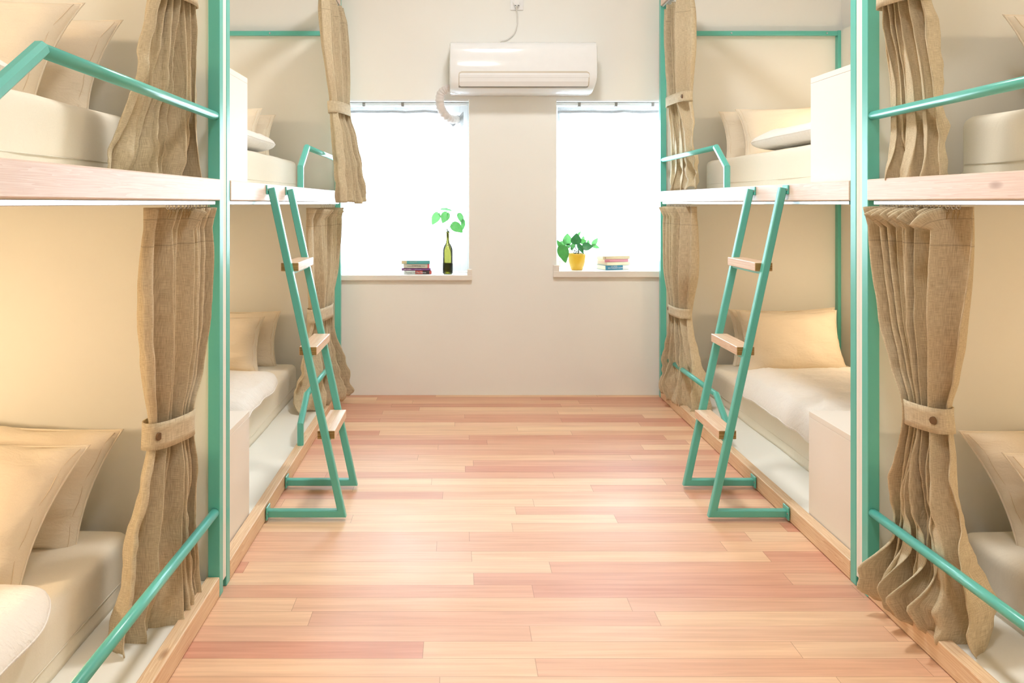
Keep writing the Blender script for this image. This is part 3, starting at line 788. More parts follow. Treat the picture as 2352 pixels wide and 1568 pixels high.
# ------------------------------------------------------------------ linen curtains
def curtain(name_label, secs, NP, seed, tie, btn, glide, clamp=None, flap=0.0, seamless=False):
    """secs: (py, xl, xr, dl, dr, amp, low) rows down the cloth; tie: (py0, py1)"""
    dm = (secs[0][3] + secs[0][4]) / 2
    rows = []
    for (py, xl, xr, dl, dr, amp, low) in secs:
        m_ = (dl + dr) / 2
        z = H - (py - VY) * m_ / F
        rows.append((z, Vector(((xl - VX) * dl / F, dl)), Vector(((xr - VX) * dr / F, dr)), amp, low))
    t = thing('curtain', name_label, 'curtain', ((rows[0][1].x + rows[0][2].x) / 2, (rows[0][1].y + rows[0][2].y) / 2, rows[0][0]), 'linen bunk curtains tied back')
    o = Vector(t.location)
    def sample(z):
        for i in range(len(rows) - 1):
            if rows[i + 1][0] <= z <= rows[i][0] or i == len(rows) - 2:
                k = (rows[i][0] - z) / (rows[i][0] - rows[i + 1][0]); k = max(0, min(1, k))
                p0 = rows[max(i - 1, 0)]; p1 = rows[i]; p2 = rows[i + 1]; p3 = rows[min(i + 2, len(rows) - 1)]
                def cm(f):
                    a, b, c, d = f(p0), f(p1), f(p2), f(p3)
                    m1 = (c - a) * 0.5; m2 = (d - b) * 0.5
                    h = k * k * (3 - 2 * k)
                    # a gentle hermite
                    return b * (2 * k ** 3 - 3 * k * k + 1) + m1 * (k ** 3 - 2 * k * k + k) * 0.7 + c * (-2 * k ** 3 + 3 * k * k) + m2 * (k ** 3 - k * k) * 0.7
                return cm(lambda r: r[1]), cm(lambda r: r[2]), max(0.004, cm(lambda r: r[3])), min(1, max(0, cm(lambda r: r[4])))
    ztop, zbot = rows[0][0], rows[-1][0]
    nv = max(70, int((ztop - zbot) / 0.011)); nu = NP * 22
    def fold(x):           # rounded pleats
        s_ = math.sin(x); return math.copysign(abs(s_) ** 0.72, s_)
    hdr = 0.055 if flap > 0 else 0.0
    UW = 1.0
    rnd = random.Random(int(seed * 10))
    cam_end = 0.0 if rows[0][1].y < rows[0][2].y else 1.0
    wds = []
    for q in range(NP):
        near = abs((q + 0.5) / NP - cam_end)
        wds.append((0.55 + 0.9 * rnd.random() ** 1.5) * (1.9 if near < 1.2 / NP else 1.0) * (1.15 - 0.35 * near))
    tot = sum(wds); cum = [0.0]
    for q in wds: cum.append(cum[-1] + q / tot)
    def phase(u):
        for q in range(NP):
            if u <= cum[q + 1] or q == NP - 1:
                k = max(0.0, min(1.0, (u - cum[q]) / (cum[q + 1] - cum[q])))
                return q + k, 0.55 + 0.45 * math.sqrt(wds[q] * NP / tot) * (0.7 + 0.6 * abs(math.sin(q * 2.4 + seed)))
    grid, uvs = [], []
    for j in range(nv + 1):
        z = ztop + (zbot - ztop) * j / nv
        zz = min(z, ztop - hdr) if hdr else z
        L, R, amp, low = sample(zz)
        dx = (R - L); wd = dx.length; dh = dx.normalized()
        nrm = Vector((dh.y, -dh.x))
        if nrm.y > 0 and abs(nrm.y) > abs(nrm.x) * 0.2 or (abs(nrm.y) <= abs(nrm.x) * 0.2 and nrm.x * (L.x) > 0): nrm = -nrm
        row, ru = [], []
        for i in range(nu + 1):
            u = i / nu
            uw = u + 0.042 * math.sin(u * 9 + seed) + 0.012 * math.sin(u * 23 + seed * 2 + z * 1.2)
            ph = 0.5 * noise.noise(Vector((u * 3, z * 1.4, seed)))
            ph = ph * min(1, u * 6, (1 - u) * 6)
            phq, pa = phase(min(1, max(0, u + 0.010 * math.sin(z * 5 + u * 9) * min(1, u * 6, (1 - u) * 6))))
            hi = fold(2 * PI * phq + ph) * pa
            lo = fold(2 * PI * max(2, round(NP * 0.5)) * uw + seed + ph * 3)
            pl = hi * (1 - 0.55 * low) * (1 + 0.35 * math.sin(u * 17 + seed * 3)) + lo * 0.9 * low
            mod = 0.65 + 0.5 * noise.noise(Vector((u * 5 + seed, z * 2.0, seed)))
            off = amp * pl * (mod + 0.3)
            # pleats lean over each other: shift along the cloth as well
            sh = 0.35 * wd / NP * math.sin(2 * PI * phq + 1.1 + ph)
            nz = 0.018 * low * fbm((u * 4 + seed, z * 9, seed), 1.0, 3)
            ends = min(1, u * 8, (1 - u) * 8)
            p = L + dx * u + dh * sh * 0.6 * ends + nrm * (off + nz * 2.0)
            zo = z + 0.006 * low * math.sin(u * 29 + seed) * (j / nv) ** 6
            if j / nv > 0.93: zo += 0.012 * noise.noise(Vector((u * 7, seed, 0))) * ((j / nv) - 0.93) / 0.07
            P3 = Vector((p.x, p.y, zo))
            if hdr and z > ztop - hdr:
                tt = z - (ztop - hdr)
                wgt = max(0, hi) ** 1.2 * flap * min(1, u * 9, (1 - u) * 9) * (0.4 + 0.8 * noise.noise(Vector((u * 6, seed, 2.2))) ** 2)
                th = wgt * 2.2
                P3 = Vector((p.x + nrm.x * math.sin(th) * tt, p.y + nrm.y * math.sin(th) * tt, (ztop - hdr) + math.cos(th) * tt))
            if clamp:
                sd, xlim, z0_, z1_, fo = clamp
                k = min(1, max(0, (P3.z - z0_) / fo + 1), max(0, (z1_ - P3.z) / fo + 1))
                if k > 0:
                    dd = sd * (P3.x - xlim); mg = 0.010
                    d2 = mg * math.exp((dd - mg) / mg) if dd < mg else dd
                    P3.x = P3.x + sd * (d2 - dd) * (k * k * (3 - 2 * k))
            row.append(P3 - o); ru.append((u * UW, (ztop - z)))
        grid.append(row); uvs.append(ru)
    W_ = nu + 1
    verts = [tuple(v) for r in grid for v in r]
    faces = [(j * W_ + i, j * W_ + i + 1, (j + 1) * W_ + i + 1, (j + 1) * W_ + i) for j in range(nv) for i in range(nu)]
    me = bpy.data.meshes.new('cloth'); me.from_pydata(verts, [], faces)
    uvl = me.uv_layers.new(name='UVMap')
    flat = [uv for r in uvs for uv in r]
    for lp in me.loops: uvl.data[lp.index].uv = flat[lp.vertex_index]
    c = obj('cloth', me, LINEN, t, True)
    sm = c.modifiers.new('thick', 'SOLIDIFY'); sm.thickness = 0.0022; sm.offset = 0
    # tie band
    if tie:
        z0_, z1_ = [H - (q - VY) * (secs[len(secs) // 2][3] + secs[len(secs) // 2][4]) / 2 / F for q in tie]
        bm = bmesh.new(); nb = 48; rings = []
        for k in range(5):
            z = z0_ + (z1_ - z0_) * k / 4
            L, R, amp, low = sample(z); cx = (L + R) / 2; dx = R - L; wd = dx.length; dh = dx.normalized(); nrm = Vector((dh.y, -dh.x))
            if nrm.y > 0: nrm = -nrm
            a = wd / 2 + 0.008; b = amp * 1.25 + 0.010
            ring = []
            for q in range(nb):
                th = 2 * PI * q / nb
                rr = 1 + 0.01 * math.sin(th * 5 + k)
                ca, sa = math.cos(th), math.sin(th)
                p = cx + dh * a * math.copysign(abs(ca) ** 0.8, ca) * rr + nrm * b * math.copysign(abs(sa) ** 0.8, sa) * rr
                ring.append(bm.verts.new((p.x - o.x, p.y - o.y, z - o.z)))
            rings.append(ring)
        uvL = bm.loops.layers.uv.new('UVMap')
        for k in range(4):
            for q in range(nb):
                f = bm.faces.new((rings[k][q], rings[k][(q + 1) % nb], rings[k + 1][(q + 1) % nb], rings[k + 1][q]))
                for lp, (uu, vv) in zip(f.loops, ((q, k), (q + 1, k), (q + 1, k + 1), (q, k + 1))): lp[uvL].uv = (uu * 0.008, 0.3 + vv * 0.013)
        band = from_bm('tieback', bm, LINEN, t, True)
        s2 = band.modifiers.new('thick', 'SOLIDIFY'); s2.thickness = 0.004; s2.offset = 0
        if btn is not None:
            L, R, amp, low = sample((z0_ + z1_) / 2); cx = (L + R) / 2; dx = R - L; dh = dx.normalized(); nrm = Vector((dh.y, -dh.x))
            if nrm.y > 0: nrm = -nrm
            u = btn
            a = dx.length / 2 + 0.008; b = amp * 1.25 + 0.010
            hgt = b * max(0.2, (1 - abs(u) ** 2.5)) ** (1 / 2.5) + 0.004
            p = cx + dh * a * u + nrm * hgt
            q = Vector((p.x, p.y, (z0_ + z1_) / 2)) - o
            rotm = Vector((nrm.x, nrm.y, 0)).to_track_quat('Z', 'Y').to_matrix().to_4x4()
            bm = bmesh.new()
            bmesh.ops.create_cone(bm, cap_ends=True, segments=20, radius1=0.0105, radius2=0.009, depth=0.004, matrix=Matrix.Translation(q) @ rotm)
            from_bm('button', bm, BUTTON, band)
            e_ = q + Vector((dh.x, dh.y, 0)) * (-0.026 if u > 0 else 0.026)
            bm = bmesh.new(); sweep(bm, [q - Vector((nrm.x, nrm.y, 0)) * 0.001, (q + e_) / 2 , e_ - Vector((nrm.x, nrm.y, 0)) * 0.002], circ(0.0022, 6)); from_bm('button_loop', bm, BLACK, band)
    # gliders on the track with wire hooks
    if glide:
        L, R, amp, low = sample(ztop); n_, zt, xg = glide
        for k in range(n_):
            u = (k + 0.5) / n_ + 0.02 * math.sin(k * 5.3)
            y = L.y + (R.y - L.y) * u
            bm = bmesh.new()
            q = Vector((xg, y, zt)) - o
            bx(bm, q.x - 0.005, q.x + 0.005, q.y - 0.003, q.y + 0.003, q.z - 0.012, q.z - 0.001, 0.001, 1)
            ring = [(q.x + 0.0045 * math.cos(a_), q.y, q.z - 0.016 + 0.0055 * math.sin(a_)) for a_ in [2 * PI * h_ / 10 for h_ in range(10)]]
            sweep(bm, ring, circ(0.0012, 5), True, up=Vector((0, 1, 0)))
            g = from_bm('glider', bm, CLIP, t, False)
            bm = bmesh.new()
            sweep(bm, [(q.x, q.y, q.z - 0.020), (q.x + 0.003, q.y, q.z - 0.030), (q.x - 0.003, q.y, q.z - 0.045), (q.x - 0.001, q.y, q.z - 0.028)], circ(0.0008, 5))
            from_bm('hook', bm, WIRE, g)
    return t

# near left, bottom berth
curtain('linen curtain tied with a button, bottom berth of near left bunk', [
 (476, 352, 470, 1.90, 2.225, 0.016, 0.0), (520, 330, 476, 1.90, 2.225, 0.022, 0.0), (600, 322, 480, 1.90, 2.22, 0.026, 0.1),
 (740, 326, 472, 1.91, 2.21, 0.026, 0.15), (870, 332, 455, 1.94, 2.19, 0.024, 0.1), (950, 342, 434, 1.99, 2.14, 0.020, 0.0),
 (1010, 340, 432, 1.99, 2.14, 0.020, 0.0), (1080, 322, 440, 1.96, 2.15, 0.026, 0.2), (1200, 300, 452, 1.93, 2.16, 0.032, 0.5),
 (1330, 274, 456, 1.90, 2.18, 0.034, 0.7), (1440, 260, 456, 1.88, 2.18, 0.030, 0.9)],
 8, 1.3, (953, 1012), -0.85, (13, 1.107, XFL - 0.018), (-1, XFL - 0.029, 0.20, 0.27, 0.20), 0.35)
# near left, top berth
curtain('linen curtain spreading to the left, top berth of near left bunk', [
 (-480, 350, 470, 1.90, 2.225, 0.016, 0.0), (-420, 335, 476, 1.90, 2.225, 0.024, 0.0), (-200, 328, 470, 1.93, 2.21, 0.026, 0.1),
 (-60, 345, 440, 1.98, 2.15, 0.020, 0.0), (0, 345, 440, 1.98, 2.15, 0.020, 0.0), (60, 332, 446, 1.97, 2.16, 0.024, 0.2), (160, 314, 452, 1.95, 2.17, 0.028, 0.5),
 (270, 284, 460, 1.94, 2.18, 0.030, 0.6), (350, 254, 468, 1.92, 2.19, 0.032, 0.8), (392, 244, 472, 1.92, 2.19, 0.030, 0.9), (418, 240, 474, 1.92, 2.19, 0.028, 0.9)],
 7, 4.1, (-58, 2), -0.2, None, (-1, XFL - 0.029, 1.31, 1.38, 0.30), 0.0)
# near right, bottom berth
curtain('linen curtain with puddled hem, bottom berth of near right bunk', [
 (474, 2016, 2236, 2.225, 1.87, 0.018, 0.0), (520, 2018, 2233, 2.225, 1.87, 0.024, 0.0), (600, 2024, 2226, 2.22, 1.88, 0.026, 0.05),
 (740, 2042, 2206, 2.19, 1.90, 0.026, 0.1), (860, 2070, 2188, 2.14, 1.95, 0.022, 0.0), (924, 2090, 2174, 2.10, 1.99, 0.020, 0.0),
 (982, 2092, 2178, 2.10, 1.99, 0.020, 0.0), (1060, 2074, 2186, 2.13, 1.97, 0.024, 0.3), (1160, 2058, 2204, 2.17, 1.94, 0.026, 0.5),
 (1220, 2034, 2222, 2.19, 1.91, 0.044, 0.9), (1290, 2010, 2246, 2.20, 1.89, 0.066, 1.0), (1360, 2008, 2262, 2.20, 1.88, 0.072, 1.0), (1415, 2018, 2266, 2.20, 1.88, 0.052, 1.0), (1440, 2034, 2262, 2.20, 1.89, 0.030, 1.0)],
 9, 2.2, (924, 980), 0.7, (14, 1.107, XFR + 0.018), (1, XFR + 0.029, 0.21, 0.26, 0.10), 1.0)
# near right, top berth
curtain('linen curtain bunched behind the guard rail, top berth of near right bunk', [
 (-480, 2016, 2236, 2.225, 1.87, 0.018, 0.0), (-420, 2018, 2230, 2.225, 1.88, 0.024, 0.0), (-200, 2030, 2180, 2.20, 1.93, 0.026, 0.1),
 (-40, 2030, 2112, 2.17, 2.05, 0.020, 0.0), (8, 2028, 2114, 2.17, 2.05, 0.020, 0.0), (60, 2024, 2120, 2.19, 2.04, 0.024, 0.3), (150, 2020, 2132, 2.20, 2.02, 0.026, 0.6),
 (260, 2024, 2146, 2.20, 2.00, 0.024, 0.7), (330, 2016, 2158, 2.20, 1.99, 0.034, 1.0), (380, 2014, 2162, 2.20, 1.98, 0.038, 1.0), (415, 2022, 2160, 2.20, 1.98, 0.030, 1.0)],
 6, 5.7, (-42, 12), None, None, (1, XFR + 0.029, 1.31, 1.38, 0.30), 0.0)
# far left, bottom berth
curtain('linen curtain partly behind the ladder, bottom berth of far left bunk', [
 (477, 706, 774, 4.02, 4.53, 0.022, 0.0), (520, 706, 772, 4.02, 4.52, 0.028, 0.0), (620, 710, 768, 4.04, 4.50, 0.030, 0.0),
 (700, 716, 756, 4.12, 4.42, 0.026, 0.0), (732, 714, 756, 4.12, 4.42, 0.026, 0.0), (780, 704, 760, 4.10, 4.42, 0.034, 0.2), (840, 697, 768, 4.06, 4.44, 0.05, 0.7),
 (885, 694, 776, 4.04, 4.45, 0.06, 1.0), (915, 698, 782, 4.02, 4.45, 0.06, 1.0), (928, 704, 778, 4.02, 4.45, 0.045, 1.0)],
 8, 3.3, (703, 733), None, (9, 1.107, XFL - 0.018), None, 0.6)
# far left, top berth: hangs outside the beam
curtain('linen curtain hanging outside the beam, top berth of far left bunk', [
 (0, 737, 782, 4.00, 4.40, 0.020, 0.0), (40, 738, 787, 4.00, 4.40, 0.028, 0.0), (110, 742, 792, 4.02, 4.40, 0.030, 0.0), (180, 752, 796, 4.06, 4.40, 0.026, 0.0),
 (238, 761, 796, 4.12, 4.36, 0.022, 0.0), (264, 763, 797, 4.12, 4.36, 0.022, 0.0), (310, 768, 808, 4.12, 4.36, 0.030, 0.1), (390, 776, 824, 4.12, 4.38, 0.032, 0.3),
 (450, 780, 832, 4.12, 4.40, 0.034, 0.4), (464, 781, 833, 4.12, 4.40, 0.034, 0.4)],
 7, 6.1, (238, 264), None, (7, 2.212, XFL - 0.018), None, 0.0)
# far right, bottom berth
curtain('linen curtain draped over the rail, bottom berth of far right bunk', [
 (474, 1531, 1586, 4.53, 4.05, 0.022, 0.0), (520, 1531, 1586, 4.53, 4.05, 0.028, 0.0), (620, 1534, 1583, 4.52, 4.07, 0.030, 0.0),
 (704, 1545, 1577, 4.42, 4.18, 0.024, 0.0), (726, 1545, 1577, 4.42, 4.18, 0.024, 0.0), (770, 1540, 1584, 4.42, 4.14, 0.034, 0.3), (830, 1538, 1596, 4.46, 4.08, 0.045, 0.6),
 (880, 1532, 1602, 4.48, 4.06, 0.055, 0.9), (908, 1530, 1602, 4.48, 4.06, 0.055, 1.0), (925, 1534, 1600, 4.48, 4.06, 0.045, 1.0)],
 8, 7.9, (704, 726), -0.8, (8, 1.107, XFR + 0.018), None, 0.5)
# far right, top berth
curtain('linen curtain tucked behind the beam, top berth of far right bunk', [
 (0, 1530, 1584, 4.53, 4.08, 0.022, 0.0), (50, 1530, 1586, 4.53, 4.08, 0.028, 0.0), (140, 1532, 1586, 4.52, 4.08, 0.030, 0.1),
 (218, 1538, 1582, 4.46, 4.14, 0.024, 0.0), (240, 1538, 1582, 4.46, 4.14, 0.024, 0.0), (300, 1533, 1592, 4.47, 4.10, 0.032, 0.5), (365, 1532, 1598, 4.48, 4.08, 0.040, 0.9),
 (410, 1530, 1602, 4.48, 4.06, 0.045, 1.0), (434, 1532, 1602, 4.48, 4.06, 0.036, 1.0)],
 6, 9.4, (218, 240), 0.85, (7, 2.212, XFR + 0.018), (1, XFR + 0.029, 1.31, 1.38, 0.30), 0.0)

# ------------------------------------------------------------------ air conditioner
def text(name, body, size, loc, rot, mat, parent, ext=0.0004, align='LEFT', sx=1.0):
    cu = bpy.data.curves.new(name, 'FONT'); cu.body = body; cu.size = size; cu.extrude = ext; cu.align_x = align; cu.align_y = 'CENTER'
    cu.resolution_u = 4
    tmp = bpy.data.objects.new(name + '_tmp', cu)
    me = bpy.data.meshes.new_from_object(tmp); bpy.data.objects.remove(tmp)
    me.materials.clear(); me.materials.append(mat)
    o = bpy.data.objects.new(name, me); C.objects.link(o)
    o.parent = parent; o.location = loc; o.rotation_euler = rot; o.scale = (sx, 1, 1)
    return o
ax0, ax1 = -0.048, 0.763
ac = thing('air_conditioner', 'white wall-mounted air conditioner between the windows', 'air conditioner', ((ax0 + ax1) / 2, YB, 1.71))
o = Vector(ac.location)
prof = [(YB - 0.002, 1.990), (4.520, 1.990), (4.490, 1.988), (4.472, 1.980), (4.460, 1.966), (4.454, 1.94), (4.450, 1.90), (4.447, 1.85), (4.446, 1.80), (4.455, 1.765), (4.472, 1.738), (4.500, 1.718), (4.54, 1.710), (YB - 0.002, 1.712)]
bm = bmesh.new(); rings = []
hw = (ax1 - ax0) / 2
for x in (-hw, -hw + 0.004, -hw + 0.016, -hw + 0.04, hw - 0.04, hw - 0.016, hw - 0.004, hw):
    e = abs(x) > hw - 0.02
    k = 1.0 if abs(x) <= hw - 0.016 else (0.985 if abs(x) < hw - 0.001 else 0.93)
    ring = []
    for (y, z) in prof:
        yy = YB + (y - YB) * k
        zc = 1.85; zz = zc + (z - zc) * (1 if k == 1 else (0.99 if k > 0.97 else 0.955))
        # right end curls in towards the bottom
        xx = x - (0.018 * max(0, (1.79 - z) / 0.08) ** 1.5 * (1 if x > hw - 0.03 else 0))
        ring.append(bm.verts.new((xx, yy - o.y, zz - o.z)))
    rings.append(ring)
for a, b in zip(rings, rings[1:]):
    for k in range(len(prof)): bm.faces.new((a[k], a[(k + 1) % len(prof)], b[(k + 1) % len(prof)], b[k]))
bm.faces.new(rings[0]); bm.faces.new(list(reversed(rings[-1])))
from_bm('body', bm, ACW, ac, True).data.set_sharp_from_angle(angle=math.radians(32))
def acpatch(name, x0, x1, z0, z1, off, mat, thick=0.004, rc=0.015, par=None, corners=(1, 1, 1, 1), n=14):
    """a rounded strip that follows the front of the unit"""
    def yf(z):
        for (ya, za), (yb_, zb_) in zip(prof[1:], prof[2:]):
            if zb_ <= z <= za: return ya + (yb_ - ya) * (za - z) / (za - zb_)
        return 4.45
    bm = bmesh.new(); fr, bk = [], []
    for j in range(n + 1):
        z = z0 + (z1 - z0) * j / n
        ins0 = ins1 = 0
        db, dt = z - z0, z1 - z
        for dd, cl, cr in ((db, corners[0], corners[1]), (dt, corners[2], corners[3])):
            if dd < rc:
                q = rc - math.sqrt(max(0, rc * rc - (rc - dd) ** 2))
                if cl: ins0 = max(ins0, q)
                if cr: ins1 = max(ins1, q)
        y = yf(z) - off
        fr.append([bm.verts.new((xx - o.x, y - o.y, z - o.z)) for xx in (x0 + ins0, x1 - ins1)])
        bk.append([bm.verts.new((xx - o.x, y + thick - o.y, z - o.z)) for xx in (x0 + ins0, x1 - ins1)])
    for j in range(n):
        bm.faces.new((fr[j][0], fr[j][1], fr[j + 1][1], fr[j + 1][0])); bm.faces.new((bk[j][0], bk[j + 1][0], bk[j + 1][1], bk[j][1]))
        bm.faces.new((fr[j][0], fr[j + 1][0], bk[j + 1][0], bk[j][0])); bm.faces.new((fr[j][1], bk[j][1], bk[j + 1][1], fr[j + 1][1]))
    bm.faces.new((fr[0][0], bk[0][0], bk[0][1], fr[0][1])); bm.faces.new((fr[n][0], fr[n][1], bk[n][1], bk[n][0]))
    return from_bm(name, bm, mat, par or ac, False)
acpatch('outlet_recess', 0.001, 0.718, 1.732, 1.821, 0.0008, ACB, 0.004, 0.016)
acpatch('outlet_slit', 0.0005, 0.712, 1.7345, 1.745, 0.0014, ACG, 0.004, 0.004)
acpatch('louvre_top', 0.005, 0.716, 1.787, 1.811, 0.0040, ACW, 0.004, 0.014, corners=(0, 0, 1, 1))
acpatch('louvre', 0.005, 0.712, 1.7405, 1.786, 0.0055, ACW, 0.005, 0.008, corners=(1, 1, 0, 0))
lg = text('logo', 'Midea', 0.0135, (0.022 - o.x + 0.010, 4.4485 - o.y - 0.0004, 1.839 - o.z), (PI / 2, 0, 0), LOGO, ac, 0.0003)
bm = bmesh.new()
cc = Vector((0.022 - o.x + 0.001, 4.4480 - o.y, 1.839 - o.z))
sweep(bm, [cc + Vector((0.0068 * math.cos(a), 0, 0.0068 * math.sin(a))) for a in [2 * PI * k / 24 for k in range(24)]], circ(0.0009, 6), True, up=Vector((0, 1, 0)))
from_bm('logo_ring', bm, LOGO, ac)

# insulated pipe wrapped in tape, into the window
pp = catmull([(-0.035, 4.56, 1.745), (-0.07, 4.57, 1.738), (-0.098, 4.575, 1.715), (-0.106, 4.58, 1.67), (-0.094, 4.60, 1.625), (-0.068, 4.64, 1.592), (-0.035, 4.72, 1.585), (0.0, 4.86, 1.60)], 10)
t = thing('coolant_pipe', 'taped white pipe curving from the air conditioner into the left window', 'pipe', pp[0])
bm = bmesh.new()
rings = []
po = Vector(t.location); n_ = len(pp); nrm = Vector((0, 1, 0))
for i, p in enumerate(pp):
    tg = (pp[min(i + 1, n_ - 1)] - pp[max(i - 1, 0)]).normalized(); nrm = (nrm - tg * nrm.dot(tg)).normalized(); b = tg.cross(nrm)
    r = 0.0235 + (0.0022 if i % 4 < 2 else 0.0) - 0.0008 * (i % 2)
    if i < 6: r *= 0.72 + 0.045 * i
    rings.append([bm.verts.new(p - po + (nrm * math.cos(a) + b * math.sin(a)) * r) for a in [2 * PI * k / 18 for k in range(18)]])
for a, b in zip(rings, rings[1:]):
    for k in range(18): bm.faces.new((a[k], a[(k + 1) % 18], b[(k + 1) % 18], b[k]))
bm.faces.new(rings[0]); bm.faces.new(list(reversed(rings[-1])))
from_bm('wrapped_tube', bm, PIPE, t, True)

# power socket with plug and lead
t = thing('wall_socket', 'white wall socket above the air conditioner', 'socket', (0.334, YB, 2.245))
box('face_plate', 0.297, 0.371, YB - 0.010, YB - 0.0005, 2.203, 2.30, ACW, t, 0.002)
o2 = Vector((0.331, YB, 2.235))
t = thing('power_plug', 'white plug with a lead curving down to the air conditioner', 'plug', o2)
bm = bmesh.new()
bmesh.ops.create_cone(bm, cap_ends=True, segments=28, radius1=0.021, radius2=0.017, depth=0.030, matrix=Matrix.Translation((0, -0.0255, 0.004)) @ Matrix.Rotation(PI / 2, 4, 'X'))
from_bm('plug_body', bm, ACW, t)
for q in (-0.008, 0.010):
    box('plug_slot', 0.331 + q - 0.003, 0.331 + q + 0.003, YB - 0.041, YB - 0.0395, 2.2195, 2.2235, BLACK, t)
tube('lead', catmull([(0.331, YB - 0.022, 2.222), (0.332, YB - 0.018, 2.20), (0.337, YB - 0.010, 2.17), (0.336, YB - 0.008, 2.12), (0.320, YB - 0.008, 2.07), (0.280, YB - 0.008, 2.035), (0.240, YB - 0.010, 2.022), (0.215, YB - 0.014, 2.002), (0.210, YB - 0.03, 1.985)], 8), 0.0036, CLIP, t, 10)

# ------------------------------------------------------------------ things on the window sills
def book(x0, x1, zb, h, Y0, depth, rot, cover, label, group, titles=(), patches=(), pages=srgb(236, 226, 206)):
    wd = x1 - x0
    t = thing('book', label, 'book', (x0, Y0, zb), group); t.rotation_euler = (0, 0, rot)
    bm = bmesh.new(); c = 0.0012
    bx(bm, 0, wd, 0, depth, 0, c); bx(bm, 0, wd, 0, depth, h - c, h); bx(bm, 0, wd, 0, c, 0, h)
    from_bm('cover', bm, cover, t)
    pm = plain('pages', pages, 0.8, var=0.05, scale=300)
    bm = bmesh.new(); bx(bm, 0.002, wd - 0.002, c, depth - 0.003, c, h - c); from_bm('pages', bm, pm, t)
    for (a, b, m_) in patches:
        bm = bmesh.new(); bx(bm, a * wd, b * wd, -0.0006, 0.0004, 0.0005, h - 0.0005); from_bm('spine_patch', bm, m_, t)
    for (body, a, zf, size, m_) in titles:
        text('title', body, size, (a * wd, -0.0009, h * zf), (PI / 2, 0, 0), m_, t, 0.0002)
    return t
sR = lambda n_, c: plain(n_, srgb(*c), 0.4, var=0.02)
teal = sR('teal_cover', (92, 176, 176)); greyc = sR('grey_cover', (204, 200, 184)); purple = sR('purple_cover', (128, 72, 130)); redc = sR('red_cover', (196, 92, 84))
pale = sR('pale_cover', (206, 214, 212)); dark = sR('dark_print', (70, 58, 60)); wprint = sR('white_print', (240, 236, 236)); gprint = sR('grey_print', (128, 126, 116))
sand = sR('sand_print', (214, 200, 160)); pink = sR('pink_cover', (226, 156, 172)); cream = sR('cream_cover', (238, 230, 198)); blue = sR('blue_cover', (58, 138, 172)); tan = sR('tan_cover', (228, 212, 176))
lilac = sR('lilac_print', (176, 172, 204)); redp = sR('rose_print', (214, 96, 104)); wcover = sR('white_cover', (236, 236, 234))
def X_(px, d): return (px - VX) * d / F
G1, G2 = 'paperbacks on the left window sill', 'paperbacks on the right window sill'
d = 4.70; z = ZL0 + 0.0005
book(X_(928, d), X_(991, d), z, 0.0205, d, 0.105, D(0.8), redc, 'red and grey paperback at the bottom of the left sill stack', G1,
     [('Thomas Colby', 0.03, 0.45, 0.013, gprint), ('The Dance', 0.44, 0.45, 0.013, wprint)], [(0.0, 0.41, pale), (0.68, 0.92, dark)]); z += 0.0207
book(X_(923, d), X_(989, d), z, 0.0130, d, 0.11, 0, purple, 'thin purple paperback in the left sill stack', G1, [('Julia Collins', 0.06, 0.5, 0.0095, wprint), ('A Promise', 0.45, 0.5, 0.009, lilac)]); z += 0.0132
book(X_(927, d), X_(986, d), z, 0.0250, d + 0.002, 0.105, 0, greyc, 'thick grey paperback in the left sill stack', G1,
     [('jenny', 0.14, 0.5, 0.010, gprint), ('LEDERMAN', 0.29, 0.5, 0.011, dark), ('the time', 0.62, 0.5, 0.009, gprint)], [(0.93, 1.0, redp)]); z += 0.0252
book(X_(922, d), X_(987, d), z, 0.0185, d, 0.11, D(-0.5), teal, 'teal paperback on top of the left sill stack', G1, [('THE ISLAND', 0.28, 0.6, 0.008, greyc)], [(0.0, 0.19, sand)])
d = 4.70; z = ZR0 + 0.0005; th = D(17)
book(X_(1391, d), X_(1391, d) + 0.150, z, 0.0265, d, 0.115, th, blue, 'blue and white paperback at the bottom of the right sill stack', G2,
     [('LISA HARPER', 0.23, 0.78, 0.007, wprint), ("BALTHAZAR'S SUMMER", 0.10, 0.42, 0.0105, wprint)], [(0.74, 1.0, wcover)]); z += 0.0267
book(X_(1395, d), X_(1395, d) + 0.150, z, 0.0185, d, 0.125, th + D(2), cream, 'pale cream paperback, second from the bottom of the right sill stack', G2); z += 0.0187
book(X_(1389, d), X_(1389, d) + 0.152, z, 0.0165, d, 0.115, th, pink, 'pink paperback, second from the top of the right sill stack', G2, [('emma', 0.05, 0.45, 0.010, redp)]); z += 0.0167
book(X_(1385, d), X_(1385, d) + 0.170, z, 0.0180, d, 0.115, th - D(3), tan, 'tan paperback on top of the right sill stack', G2, [('<', 0.06, 0.4, 0.016, dark)])

